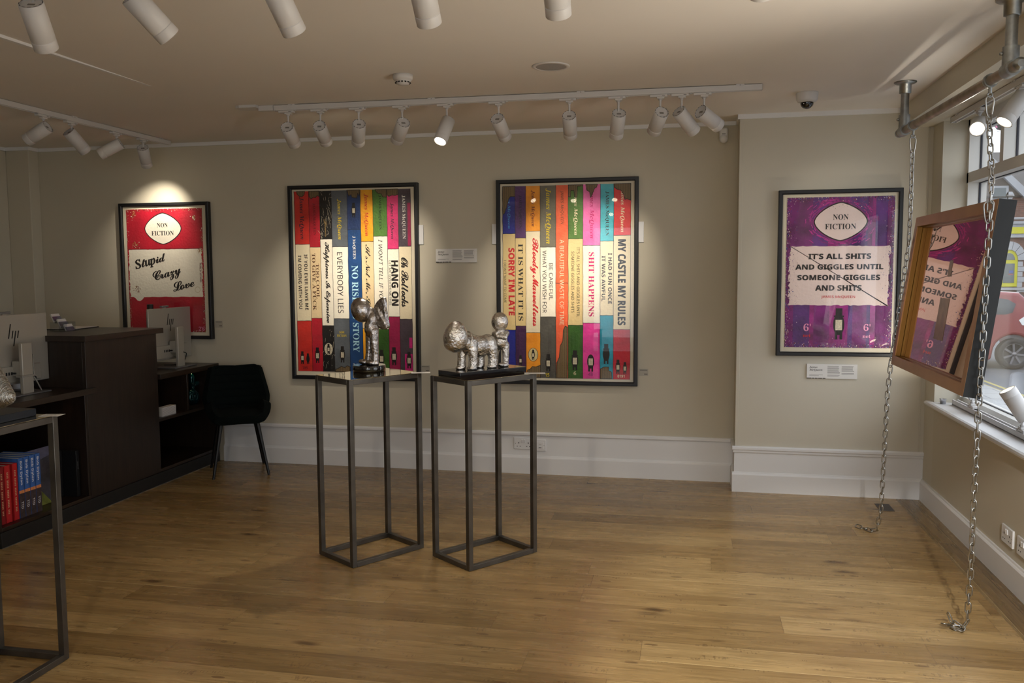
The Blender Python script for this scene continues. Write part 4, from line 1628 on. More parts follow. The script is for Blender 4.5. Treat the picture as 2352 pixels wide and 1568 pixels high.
WING = [(0.0905, 0.400), (0.0705, 0.394), (0.055, 0.380), (0.0435, 0.364), (0.0335, 0.345), (0.030, 0.328), (0.036, 0.305), (0.044, 0.280), (0.050, 0.255), (0.0585, 0.238), (0.0675, 0.233), (0.0875, 0.228), (0.109, 0.230), (0.1085, 0.250), (0.103, 0.272), (0.099, 0.294), (0.0985, 0.318), (0.0945, 0.340), (0.096, 0.366)]


def wing(side):
    rng = random.Random(8 + side)
    b = B()
    cx, cz = 0.066, 0.305
    K = 6
    for sgn in (-1, 1):
        v = []
        for k in range(K + 1):
            f = k / K
            for (x, z) in WING:
                px, pz = cx + (x - cx) * f, cz + (z - cz) * f
                y = side * (0.020 + (px - 0.03) * 0.42) + 0.004 * math.sin(px * 130 + pz * 70) + (rng.uniform(-0.0012, 0.0012) if f < 1 else 0)
                v.append((px, y + sgn * 0.0028 * (1 - f * 0.7), pz))
        n = len(WING)
        f_ = [(k * n + i, k * n + (i + 1) % n, (k + 1) * n + (i + 1) % n, (k + 1) * n + i) for k in range(K) for i in range(n)]
        b.faces(v, f_, M_PEWTER, True)
    v0 = [(x, side * (0.020 + (x - 0.03) * 0.42) + 0.004 * math.sin(x * 130 + z * 70) + s * 0.00084, z) for s in (-1, 1) for x, z in WING]
    n = len(WING)
    b.faces(v0, [(i, (i + 1) % n, n + (i + 1) % n, n + i) for i in range(n)], M_PEWTER)
    b.obj('wing', t, merge=True)


wing(-1)
wing(1)

# ---------------------------------------------------------------- animal led by a figure, on a long black plinth
AB = R(51.28)
t = thing('animal_and_figure_sculpture', 'silver animal with huge head led by a small figure, on a long black plinth', 'sculpture', (-1.062, 4.385, ZTOP), AB)
b = B()
b.box((0, 0, 0.0135), (0.44, 0.193, 0.027), M_BLACK, None, 0.002)
b.obj('plinth', t)
z0 = 0.027
parts = [
    ('e', (-0.176, 0, z0 + 0.172), (0.060, 0.062, 0.076), (0, R(6), 0)),
    ('e', (-0.172, 0, z0 + 0.198), (0.048, 0.050, 0.056)),
    ('e', (-0.180, 0, z0 + 0.140), (0.055, 0.054, 0.040)),
    ('l', [(-0.135, 0, z0 + 0.150), (-0.100, 0, z0 + 0.138)], [0.038, 0.042]),
    ('e', (-0.088, 0, z0 + 0.128), (0.044, 0.048, 0.050)),
    ('e', (-0.025, 0, z0 + 0.120), (0.075, 0.047, 0.051)),
    ('e', (0.030, 0, z0 + 0.125), (0.046, 0.047, 0.051)),
    ('e', (-0.020, 0, z0 + 0.085), (0.045, 0.036, 0.022)),
    ('l', [(-0.088, -0.026, z0 + 0.105), (-0.086, -0.028, z0 + 0.055), (-0.088, -0.028, z0 + 0.016)], [0.026, 0.020, 0.022]),
    ('l', [(-0.112, 0.026, z0 + 0.105), (-0.118, 0.028, z0 + 0.055), (-0.118, 0.028, z0 + 0.016)], [0.024, 0.019, 0.021]),
    ('l', [(0.040, -0.024, z0 + 0.105), (0.044, -0.027, z0 + 0.055), (0.044, -0.027, z0 + 0.016)], [0.030, 0.021, 0.023]),
    ('l', [(0.014, 0.024, z0 + 0.105), (0.006, 0.027, z0 + 0.055), (0.004, 0.027, z0 + 0.016)], [0.028, 0.019, 0.021]),
    ('e', (-0.094, -0.029, z0 + 0.008), (0.026, 0.022, 0.010)),
    ('e', (-0.124, 0.029, z0 + 0.008), (0.026, 0.021, 0.010)),
    ('e', (0.038, -0.028, z0 + 0.008), (0.026, 0.022, 0.010)),
    ('e', (-0.002, 0.028, z0 + 0.008), (0.026, 0.021, 0.010)),
]
put('animal_body', blob('animal_body', parts, 0.0032, M_SILVER, 4, 0.0035), t)
b = B()
b.tube([(-0.108 + 0.010 * math.cos(q) * 1.4, 0.047 * math.sin(q), z0 + 0.150 + 0.048 * math.cos(q)) for q in [k * math.pi / 12 for k in range(24)]], 0.0042, 8, M_SILVER, closed=True)
b.obj('collar', t)
gx = 0.118
parts = [
    ('e', (gx - 0.001, 0, z0 + 0.241), (0.043, 0.044, 0.049)),
    ('l', [(gx, 0, z0 + 0.205), (gx + 0.002, 0, z0 + 0.178)], [0.023, 0.024]),
    ('e', (gx + 0.008, 0, z0 + 0.172), (0.030, 0.040, 0.024)),
    ('e', (gx + 0.002, 0, z0 + 0.136), (0.034, 0.040, 0.044)),
    ('e', (gx - 0.010, -0.004, z0 + 0.132), (0.024, 0.028, 0.030)),
    ('l', [(gx + 0.020, -0.018, z0 + 0.115), (gx + 0.020, -0.022, z0 + 0.065), (gx + 0.018, -0.022, z0 + 0.018)], [0.022, 0.0165, 0.0155]),
    ('l', [(gx - 0.008, 0.018, z0 + 0.115), (gx - 0.016, 0.022, z0 + 0.065), (gx - 0.018, 0.022, z0 + 0.018)], [0.021, 0.015, 0.0145]),
    ('e', (gx + 0.004, -0.024, z0 + 0.010), (0.032, 0.017, 0.0115), (0, R(6), 0)),
    ('e', (gx - 0.032, 0.022, z0 + 0.010), (0.030, 0.016, 0.0105), (0, R(6), 0)),
    # folded arms
    ('l', [(gx + 0.014, -0.040, z0 + 0.182), (gx - 0.004, -0.047, z0 + 0.160), (gx - 0.026, -0.018, z0 + 0.166), (gx - 0.029, 0.010, z0 + 0.168)], [0.013, 0.012, 0.0115, 0.010]),
    ('l', [(gx + 0.014, 0.040, z0 + 0.182), (gx - 0.004, 0.047, z0 + 0.162), (gx - 0.026, 0.018, z0 + 0.176), (gx - 0.030, -0.008, z0 + 0.180)], [0.013, 0.012, 0.0115, 0.010]),
]
put('figure_body', blob('figure_body', parts, 0.003, M_SILVER, 4, 0.0025), t)
b = B()
lp = [(-0.100 + (gx - 0.026 + 0.100) * f, -0.002, z0 + 0.198 + (0.176 - 0.198) * f - 0.020 * math.sin(math.pi * f)) for f in [k / 16 for k in range(17)]]
b.tube(lp, 0.0009, 6, mat('wire_leash', (120, 104, 84), 0.4, 0.8))
b.obj('leash', t)

# ---------------------------------------------------------------- seated sculpture, mostly outside the left edge
M_RIB = mat('ribbed_silver', (188, 186, 178), 0.22, 1.0, bump=0.9, bscale=30, stretch=(14, 1.2, 1.2), vary=0.2, vscale=20)
t = thing('seated_sculpture', 'silver seated figure on a dark base, only its bent leg in view at left', 'sculpture', (-2.547, 2.600, ZTOP), 0.0)
b = B()
b.box((-0.018, 0.035, 0.014), (0.29, 0.31, 0.028), mat('slate_base', (26, 32, 40), 0.35), None, 0.002)
b.obj('base', t)
parts = [
    ('l', [(-0.020, 0.06, 0.215), (0.058, 0.04, 0.140), (0.098, 0.02, 0.096)], [0.034, 0.027, 0.030]),
    ('l', [(0.098, 0.02, 0.096), (0.060, 0.03, 0.078), (-0.010, 0.05, 0.060)], [0.029, 0.028, 0.026]),
    ('l', [(-0.030, 0.05, 0.085), (0.015, 0.00, 0.048), (0.046, -0.015, 0.038)], [0.024, 0.018, 0.010]),
    ('e', (0.015, -0.005, 0.046), (0.046, 0.022, 0.018), (0, R(12), 0)),
    ('e', (-0.065, 0.06, 0.085), (0.060, 0.055, 0.055)),
    ('e', (-0.075, 0.06, 0.165), (0.048, 0.045, 0.075)),
    ('e', (-0.060, 0.06, 0.265), (0.060, 0.055, 0.065)),
    ('l', [(-0.060, 0.02, 0.205), (-0.020, -0.01, 0.150), (0.040, 0.01, 0.150)], [0.018, 0.015, 0.014]),
]
put('figure_body', blob('figure_body', parts, 0.0035, M_RIB, 4), t, (0.058, 0.0, 0.0))

# ---------------------------------------------------------------- reception desk
M_WOOD = mat('dark_walnut', (34, 23, 16), 0.42, vary=0.35, vscale=5, stretch=(9, 9, 0.8), bump=0.05, bscale=14)
M_WOODT = mat('dark_walnut_top', (40, 28, 19), 0.34, vary=0.3, vscale=5, stretch=(9, 0.8, 9), bump=0.04, bscale=14)
M_PLINTH = mat('black_plinth', (17, 16, 15), 0.6)
FX, BX = -3.68, -4.40
t = thing('reception_desk', 'long dark walnut reception desk with a raised middle counter and open shelves', 'desk', (0, 0, 0))


def slab(name, lo, hi, m, bev=0.002, parent=None):
    b = B()
    b.bb(lo, hi, m, None, bev)
    return b.obj(name, parent or t)


Y0, Y1, Y2, Y3 = 3.93, 4.672, 5.405, 6.164
slab('plinth', (BX, Y0, 0.0), (FX + 0.012, Y3, 0.088), M_PLINTH)
b = B()
b.bb((FX + 0.012, Y0, 0.0), (FX + 0.015, Y3, 0.004), mat('silver_edge_strip', (150, 146, 138), 0.4, 0.8))
b.obj('edge_strip', t)
# left low unit
slab('end_panel', (BX, Y0, 0.088), (FX, Y0 + 0.022, 0.750), M_WOOD)
slab('shelf_board', (BX, Y0 + 0.022, 0.088), (FX, Y1, 0.110), M_WOODT)
slab('back_panel', (BX - 0.001, Y0 + 0.022, 0.110), (BX + 0.018, Y1, 0.750), M_WOOD)
slab('desk_top', (BX - 0.02, Y0 - 0.012, 0.750), (FX + 0.022, 4.735, 0.787), M_WOODT)
slab('side_panel', (BX, 4.652, 0.110), (FX - 0.002, Y1, 0.750), M_WOOD)
# raised middle
slab('front_panel', (FX - 0.022, Y1, 0.088), (FX, Y2, 1.080), M_WOOD)
slab('side_panel', (BX, Y1, 0.787), (FX - 0.022, Y1 + 0.022, 1.080), M_WOOD)
slab('side_panel', (BX, Y2 - 0.022, 0.088), (FX - 0.022, Y2, 1.080), M_WOOD)
slab('counter_top', (BX - 0.02, 4.650, 1.080), (FX + 0.022, 5.462, 1.117), M_WOODT)
# right low unit
slab('desk_top', (BX - 0.02, Y2, 0.752), (FX + 0.022, 6.176, 0.789), M_WOODT)
slab('shelf_board', (BX, Y2, 0.088), (FX, Y3, 0.110), M_WOODT)
slab('shelf_board', (BX + 0.018, Y2, 0.448), (FX - 0.004, Y3 - 0.022, 0.470), M_WOODT)
slab('divider', (BX + 0.018, 5.780, 0.470), (FX - 0.012, 5.802, 0.752), M_WOOD)
slab('back_panel', (BX - 0.001, Y2, 0.110), (BX + 0.018, Y3, 0.752), M_WOOD)
slab('end_panel', (BX, Y3 - 0.022, 0.110), (FX, Y3, 0.752), M_WOOD)
# little warm shelf downlights
for (x, y, z, pw) in ((-3.80, 4.60, 0.750, 0.10), (-3.80, 5.70, 0.752, 0.10), (-3.80, 6.05, 0.752, 0.10)):
    b = B()
    b.lathe([(0.0, z - 0.004), (0.011, z - 0.004)], 14, mat('shelf_led', (255, 200, 120), 0.5, emit=((1.0, 0.6, 0.25), 3.0)), tr(x, y, 0))
    b.lathe([(0.011, z - 0.004), (0.015, z - 0.004), (0.016, z)], 14, M_CHROME, tr(x, y, 0))
    ob = b.obj('shelf_downlight', t)
    li = bpy.data.lights.new('shelf_light', 'SPOT')
    li.energy = pw
    li.color = (1.0, 0.55, 0.22)
    li.spot_size = R(100)
    li.spot_blend = 0.9
    li.shadow_soft_size = 0.01
    o = bpy.data.objects.new('shelf_light', li)
    C.objects.link(o)
    o.location = (x, y, z - 0.006)
    o.parent = ob

# ---------------------------------------------------------------- computers
M_ALU = mat('silver_plastic', (176, 172, 162), 0.42, 0.35)
M_ALUD = mat('silver_edge', (120, 120, 122), 0.4, 0.4)
M_CABLE = mat('black_cable', (16, 16, 17), 0.6)
M_CABLEW = mat('grey_cable', (150, 146, 138), 0.6)
M_SCREEN = mat('dark_screen', (12, 13, 15), 0.1)


def computer(label, loc, ztop, zbot, cable_side=1):
    """back of the housing towards +x"""
    t = thing('desktop_computer', label, 'computer', loc, 0.0, 'all-in-one computers on the desk')
    W2 = 0.272
    h0, h1 = zbot - loc[2], ztop - loc[2]
    b = B()
    b.box((0, 0, (h0 + h1) / 2), (0.016, W2 * 2, h1 - h0), M_ALU, None, 0.004)
    hs = b.obj('housing', t)
    b = B()
    b.bb((-0.0095, -W2 + 0.006, h0 + 0.03), (-0.008, W2 - 0.006, h1 - 0.006), M_SCREEN)
    b.obj('screen', t)
    b = B()
    b.box((0.014, -0.01, h0 + 0.062), (0.018, 0.40, 0.10), M_ALU, None, 0.006)
    hm = b.obj('port_hump', t)
    b = B()
    for k in range(6):
        b.bb((0.0232, -0.115 + k * 0.020, h0 + 0.060), (0.0236, -0.103 + k * 0.020, h0 + 0.078), M_DARK)
    b.obj('ports', hm)
    # four slanted bars of the emblem
    b = B()
    zc = (h0 + h1) / 2 + 0.095
    for (dy, za, zb) in ((-0.036, -0.028, 0.058), (-0.010, -0.028, 0.018), (0.012, -0.075, 0.016), (0.034, -0.028, 0.016)):
        s = 0.23
        b.faces([(0.0084, dy + za * s - 0.0045, zc + za), (0.0084, dy + za * s + 0.0045, zc + za), (0.0084, dy + zb * s + 0.0045, zc + zb), (0.0084, dy + zb * s - 0.0045, zc + zb)], [(0, 1, 2, 3)], M_DARK)
    b.obj('emblem', hs, recalc=False)
    b = B()
    b.box((0.046, 0.0, 0.155), (0.06, 0.075, 0.09), M_ALU, None, 0.004)
    b.obj('stand_hinge', t)
    b = B()
    b.box((0.082, 0.0, 0.155), (0.024, 0.085, 0.305), M_ALU, None, 0.005)
    b.obj('stand_leg', t)
    b = B()
    b.box((0.03, 0.0, 0.004), (0.20, 0.285, 0.008), M_ALUD, None, 0.003)
    b.obj('foot_plate', t)
    b = B()
    b.box((0, -0.06, h1 + 0.012), (0.022, 0.085, 0.014), M_ALUD, None, 0.003)
    b.box((0, -0.06, h1 + 0.003), (0.014, 0.03, 0.010), M_ALU, None, 0.002)
    b.obj('webcam', t)
    b = B()
    P_ = [(0.026, -0.05, h0 + 0.068), (0.05, -0.02, h0 + 0.075), (0.10, 0.03, h0 + 0.050), (0.105, 0.052, 0.10), (0.08, 0.05, 0.03), (0.02, 0.03, 0.013), (-0.06, 0.0, 0.012)]
    pts = []
    for k in range(len(P_) - 1):
        for j in range(6):
            f = j / 6
            pts.append(tuple(P_[k][i] * (1 - f) + P_[k + 1][i] * f for i in range(3)))
    pts.append(P_[-1])
    for _ in range(3):
        pts = [pts[0]] + [tuple((pts[i - 1][q] + 2 * pts[i][q] + pts[i + 1][q]) / 4 for q in range(3)) for i in range(1, len(pts) - 1)] + [pts[-1]]
    b.tube(pts, 0.0032, 8, M_CABLE)
    b.box((0.034, -0.04, h0 + 0.0695), (0.022, 0.012, 0.010), M_CABLE, None, 0.002)
    b.obj('power_cable', t)
    return t


left_pc = computer('silver all-in-one computer on the left low end of the desk, seen from behind', (-3.95, 4.398, 0.787), 1.262, 0.845)
computer('silver all-in-one computer on the right end of the desk, before the red print', (-3.885, 5.880, 0.789), 1.240, 0.848)
# grey cable and tie round the left computer's leg
b = B()
b.tube([(-3.872, 4.462, 1.02), (-3.864, 4.452, 0.985), (-3.858, 4.445, 0.93), (-3.852, 4.440, 0.885), (-3.845, 4.462, 0.84), (-3.85, 4.49, 0.80), (-3.88, 4.53, 0.792), (-3.95, 4.55, 0.792)], 0.004, 8, M_CABLEW)
b.bb((-3.890, 4.338, 0.893), (-3.846, 4.446, 0.903), M_CABLEW)
b.obj('cable_bundle', left_pc, loc=(3.95, -4.398, -0.787))

t = thing('black_bottle', 'black bottle standing behind the right computer, its cap above the screen', 'bottle', (-4.12, 5.99, 0.789))
b = B()
b.lathe([(0, 0), (0.030, 0), (0.032, 0.004), (0.032, 0.40), (0.028, 0.425), (0.020, 0.432)], 20, mat('black_plastic', (14, 14, 15), 0.4))
b.obj('bottle_body', t)
b = B()
b.lathe([(0.024, 0.430), (0.024, 0.470), (0.021, 0.474), (0, 0.474)], 20, mat('black_plastic', (14, 14, 15), 0.4))
b.obj('cap', t)

t = thing('mug', 'white mug on the desk beside the left computer', 'mug', (-4.05, 4.745, 0.787))
t.location = (-4.10, 4.60, 0.787)
b = B()
b.lathe([(0, 0.004), (0.036, 0.004), (0.036, 0.0), (0.039, 0.002), (0.041, 0.096), (0.0385, 0.097), (0.037, 0.012), (0, 0.010)], 28, mat('white_china', (206, 206, 210), 0.3))
b.obj('mug_body', t)
b = B()
b.tube([(-0.038, 0.0, 0.078), (-0.058, 0.0, 0.078), (-0.068, 0.0, 0.06), (-0.066, 0.0, 0.035), (-0.052, 0, 0.022), (-0.038, 0, 0.022)], 0.005, 8, mat('white_china', (206, 206, 210), 0.3))
b.obj('handle', t)

t = thing('card_holder', 'clear stepped holder with three packs of cards on the raised counter', 'card holder', (-4.18, 5.10, 1.117), R(6))
M_ACR = glass_mat('clear_acrylic', (0.86, 0.88, 0.9), 0.05, 1.5)
b = B()
b.bb((-0.06, -0.05, 0.0), (0.085, 0.05, 0.003), M_ACR)
b.bb((-0.06, -0.05, 0.0), (0.06, -0.047, 0.06), M_ACR)
b.bb((-0.06, 0.047, 0.0), (0.06, 0.05, 0.06), M_ACR)
for k in range(3):
    M = tr(-0.045 + k * 0.045, 0, 0.075 - k * 0.035) @ rotm('Y', R(-25))
    b.box((0.012, 0, -0.01), (0.003, 0.098, 0.05), M_ACR, M)
b.obj('holder_body', t)
for k in range(3):
    b = B()
    M = tr(-0.045 + k * 0.045, 0, 0.085 - k * 0.035) @ rotm('Y', R(-25))
    b.box((0, 0, 0), (0.010, 0.088, 0.062), M_PAPER, M, 0.001)
    b.box((0.0053, 0, -0.004), (0.0006, 0.088, 0.03), mat('card_lilac_print', (110, 104, 130), 0.6), M)
    tag(b.obj('card_pack', None), ('uppermost rear pack of cards in the clear holder', 'middle pack of cards in the clear holder', 'lowest front pack of cards in the clear holder')[k], 'cards', 'card packs in the holder')
for o in [o for o in C.objects if o.name.startswith('card_pack')]:
    o.location = (-4.18, 5.10, 1.117)
    o.rotation_euler = (0, 0, R(6))

t = thing('clipboard', 'thin board with a white sheet lying on the raised counter', 'clipboard', (-4.27, 5.30, 1.117), R(8))
b = B()
b.box((0, 0, 0.003), (0.22, 0.31, 0.006), mat('grey_board', (40, 38, 36), 0.6), None, 0.001)
b.obj('board', t)
b = B()
b.box((0.005, 0, 0.0070), (0.20, 0.28, 0.002), M_PAPER)
b.obj('paper_sheet', t)

# ---------------------------------------------------------------- things on the desk shelves
t = thing('envelope_stack', 'stack of white lined cards on the right desk shelf', 'card stack', (-3.735, 5.575, 0.470))
b = B()
b.box((0, 0, 0.032), (0.05, 0.165, 0.064), M_PAPER, None, 0.001)
b.obj('cards', t)
b = B()
for k in range(9):
    b.bb((0.0251, -0.0825, 0.004 + k * 0.0066), (0.0256, 0.0825, 0.0062 + k * 0.0066), mat('lilac_line', (112, 106, 116), 0.7))
b.obj('dark_edges', t)

M_TEAL = mat('teal_glass', (0, 84, 96), 0.05, coat=1.0, metal=0.6)
t = thing('glass_ornament', 'glossy teal glass ornament of rounded lobes on the right desk shelf', 'ornament', (-3.83, 6.065, 0.470))
for k, (c, r, e) in enumerate((((0, -0.03, 0.050), (0.034, 0.036, 0.056), 0.1), ((0, 0.035, 0.050), (0.034, 0.036, 0.056), -0.1), ((0, -0.002, 0.096), (0.030, 0.050, 0.030), 0.0),
                             ((0, 0.010, 0.135), (0.016, 0.020, 0.022), 0.0), ((0, -0.004, 0.195), (0.026, 0.026, 0.058), 0.12), ((0, 0.062, 0.157), (0.018, 0.050, 0.020), 0.25))):
    b = B()
    b.sphere((0, 0, 0), r, M_TEAL, tr(*c) @ rotm('X', e), 20, 14)
    b.obj('glass_lobe', t)
b = B()
b.sphere((0, 0.115, 0.170), (0.009, 0.011, 0.011), M_TEAL)
b.obj('glass_tip', t)


def book(label, y0, y1, h, d, m, x=-3.725, title=None, tm=None, group='books on the low shelf', tilt=0.0, bands=()):
    """spine towards +x"""
    w = y1 - y0
    t = thing('book', label, 'book', (x, (y0 + y1) / 2, 0.1105), 0.0, group)
    t.rotation_euler = (R(tilt), 0, 0)
    b = B()
    b.bb((-d, -w / 2, 0), (0, -w / 2 + 0.003, h), m)
    b.bb((-d, w / 2 - 0.003, 0), (0, w / 2, h), m)
    b.box((-0.002, 0, h / 2), (0.004, w, h), m, None, 0.0015)
    b.obj('cover', t)
    b = B()
    b.bb((-d + 0.004, -w / 2 + 0.003, 0.004), (-0.004, w / 2 - 0.003, h - 0.004), M_PAPER)
    b.obj('pages', t)
    if bands:
        b = B()
        for z0_, z1_, mm in bands:
            b.bb((0.0001, -w / 2 + 0.001, z0_ * h), (0.0006, w / 2 - 0.001, z1_ * h), mm)
        b.obj('spine_picture', t)
    if title:
        b = B()
        for s, za, zb, hw, st in title:
            write(b, s, st, tm, (0.0009, -hw / 2 * w, za * h), (0, 0, (zb - za) * h), (0, hw * w, 0))
        b.obj('spine_title', t, recalc=False)
    return t


M_RB = mat('red_cloth', (196, 28, 34), 0.6)
M_RB2 = mat('dark_red_cloth', (150, 18, 26), 0.6)
M_GOLDI = mat('pale_gold_ink', (216, 170, 130), 0.6)
M_WINK = mat('white_ink', (232, 232, 236), 0.6)
M_BLUE = mat('blue_cover', (58, 104, 178), 0.5, vary=0.3, vscale=14)
M_SUNSET = mat('sunset_band', (222, 140, 84), 0.5, vary=0.2, vscale=40)
M_TOWN = mat('dark_town_band', (66, 52, 54), 0.5, vary=0.4, vscale=50)
book('thin white book at the left end of the low shelf', 3.975, 3.990, 0.31, 0.22, M_PAPER)
for k, (ya, yb_, lab) in enumerate(((3.993, 4.030, 'first red book on the low shelf, next to the white one'), (4.032, 4.076, 'second red book on the low shelf, the thick one'), (4.090, 4.128, 'third red book on the low shelf, next to the blue ones'))):
    t = book(lab, ya, yb_, 0.325, 0.24, (M_RB2, M_RB, M_RB)[k])
    b = B()
    w = yb_ - ya
    for q in range(26):
        zz = 0.28 - q * 0.0092
        if q % 6 == 4:
            continue
        b.faces([(0.0006, -w * 0.14, zz), (0.0006, w * 0.14, zz), (0.0006, w * 0.14, zz + 0.0055), (0.0006, -w * 0.14, zz + 0.0055)], [(0, 1, 2, 3)], M_GOLDI)
    b.obj('spine_lettering', t, recalc=False)
BL = [('Bob Dylan', 0.90, 0.54, -0.62, 'sb')]
LABB = ['first blue picture-spined book on the low shelf, beside the red books', 'second blue picture-spined book on the low shelf', 'third blue picture-spined book on the low shelf', 'last blue picture-spined book, at the right end of the row']
for k in range(4):
    ya = 4.134 + k * 0.043
    t = thing('book', LABB[k], 'book', (-3.725, ya + 0.0205, 0.1105), 0.0, 'books on the low shelf')
    w, h, d = 0.041, 0.345, 0.25
    b = B()
    b.bb((-d, -w / 2, 0), (0, -w / 2 + 0.003, h), M_BLUE)
    b.bb((-d, w / 2 - 0.003, 0), (0, w / 2, h), M_BLUE)
    b.box((-0.002, 0, h / 2), (0.004, w, h), M_BLUE, None, 0.0015)
    b.obj('cover', t)
    b = B()
    b.bb((-d + 0.004, -w / 2 + 0.003, 0.004), (-0.004, w / 2 - 0.003, h - 0.004), M_PAPER)
    b.obj('pages', t)
    b = B()
    b.bb((0.0001, -w / 2 + 0.001, 0.40 * h), (0.0005, w / 2 - 0.001, 0.46 * h), M_SUNSET)
    b.bb((0.0001, -w / 2 + 0.001, 0.0), (0.0006, w / 2 - 0.001, 0.41 * h), M_TOWN)
    b.obj('spine_picture', t)
    b = B()
    # reads downward, tops of the letters to the right
    write(b, 'Bob Dylan', 'sb', M_WINK, (0.0009, -w * 0.26, 0.95 * h), (0, 0, -0.40 * h), (0, w * 0.52, 0))
    write(b, 'TTD', 'sb', M_WINK, (0.0009, -w * 0.2, 0.27 * h), (0, 0, -0.12 * h), (0, w * 0.4, 0))
    b.obj('spine_title', t, recalc=False)

t = thing('picture_book', 'large landscape picture book leaning face out behind the steel leg', 'book', (-3.80, 4.425, 0.1125))
t.rotation_euler = (0, R(-8), 0)
b = B()
b.box((-0.006, 0, 0.17), (0.012, 0.225, 0.34), mat('grey_landscape_cover', (70, 68, 78), 0.5, vary=0.7, vscale=9), None, 0.001)
b.obj('cover', t)
b = B()
b.faces([(0.0004, -0.112, 0.0), (0.0004, 0.05, 0.0), (0.0004, -0.02, 0.085), (0.0004, -0.112, 0.115)], [(0, 1, 2, 3)], mat('green_field_print', (120, 126, 50), 0.6, vary=0.4, vscale=20))
b.obj('field_picture', t, recalc=False)
b = B()
b.faces([(0.0004, -0.112, 0.25), (0.0004, 0.112, 0.29), (0.0004, 0.112, 0.34), (0.0004, -0.112, 0.34)], [(0, 1, 2, 3)], mat('grey_sky_print', (92, 92, 116), 0.6, vary=0.3, vscale=12))
b.obj('sky_picture', t, recalc=False)
t = thing('black_folder', 'wide black folder standing on the low shelf beside the raised panel', 'folder', (-3.83, 4.56, 0.1105))
b = B()
b.box((-0.15, 0.020, 0.145), (0.30, 0.064, 0.29), mat('black_card', (11, 11, 12), 0.55), None, 0.003)
b.obj('folder_cover', t)
t = thing('black_book', 'slim black book with pale spine lettering at the right end of the low shelf', 'book', (-3.735, 4.630, 0.1105), 0.0, 'books on the low shelf')
b = B()
b.box((-0.12, 0, 0.145), (0.24, 0.026, 0.29), mat('black_card', (11, 11, 12), 0.55), None, 0.002)
b.obj('cover', t)
b = B()
for q in range(6):
    b.bb((0.0001, -0.003, 0.215 - q * 0.008), (0.0005, 0.003, 0.220 - q * 0.008), M_GREYINK)
b.obj('spine_lettering', t)

# ---------------------------------------------------------------- chair
M_VELVET = mat('dark_green_velvet', (3, 10, 9), 0.9, spec=0.15, vary=0.2, vscale=20)
M_LEGM = mat('black_metal_leg', (9, 9, 10), 0.4, 0.2)
t = thing('upholstered_chair', 'dark green velvet chair with winged seat and thin black legs by the desk', 'chair', (-3.330, 5.868, 0.0), R(33))


def padded(name, fn, nI, nJ, th, parent):
    b = B()
    P_ = [[fn(i / (nI - 1), j / (nJ - 1)) for j in range(nJ)] for i in range(nI)]
    b.grid(P_, M_VELVET)
    o = b.obj(name, parent)
    s = o.modifiers.new('thick', 'SOLIDIFY')
    s.thickness = th
    s.offset = 0
    v = o.modifiers.new('bev', 'BEVEL')
    v.width = th * 0.42
    v.segments = 3
    v.limit_method = 'ANGLE'
    v.angle_limit = R(50)
    return o


def seat_fn(u, v):
    # u across, v front to back
    s = u * 2 - 1
    tq = v * 2 - 1
    half = 0.198 + 0.030 * (1 - tq * tq) - 0.03 * max(0, -tq) ** 3
    edge = abs(s)
    up = max(0.0, (edge - 0.62) / 0.38) ** 1.6 * 0.090 * (0.25 + 0.75 * min(1, max(0, (v - 0.05) / 0.35))) * (1.0 - 0.35 * max(0, v - 0.7) / 0.3)
    x = s * half * (1 - 0.06 * up / 0.090)
    y = -0.235 + v * 0.44 + 0.03 * s * s * (1 if v < 0.5 else -1) * abs(tq)
    z = 0.435 + up - 0.02 * max(0, -tq) ** 2 + 0.012 * (1 - s * s)
    return (x, y, z)


def back_fn(u, v):
    s = u * 2 - 1
    # width grows from the waist to a shoulder low down, then tapers to the top
    if v < 0.35:
        half = 0.190 + 0.042 * math.sin(v / 0.35 * math.pi / 2)
    else:
        half = 0.232 - 0.052 * ((v - 0.35) / 0.65) ** 1.1
    x = s * half
    z = 0.435 + v * 0.365 - 0.012 * (1 - abs(s)) * (1 if v > 0.9 else 0) - 0.02 * max(0, abs(s) - 0.8) * 5 * (v > 0.95)
    rib = 0.006 * abs(math.sin(v * math.pi * 6.5)) ** 0.5 * (1 if abs(s) < 0.86 else 0)
    y = 0.150 + v * 0.060 - 0.10 * abs(s) ** 2.4 * (1 - 0.45 * v) - rib
    return (x, y, z)


padded('seat', seat_fn, 25, 21, 0.062, t)
padded('backrest', back_fn, 25, 40, 0.050, t)
for sx in (-1, 1):
    for sy in (-1, 1):
        b = B()
        b.tube([(sx * 0.125, sy * 0.125, 0.415), (sx * 0.196, sy * (0.210 if sy > 0 else 0.205), 0.0)], [0.0165, 0.0095], 14, M_LEGM)
        b.obj('leg', t)
b = B()
b.bb((-0.13, -0.13, 0.395), (0.13, 0.13, 0.412), M_LEGM, None, 0.004)
b.obj('underframe', t)

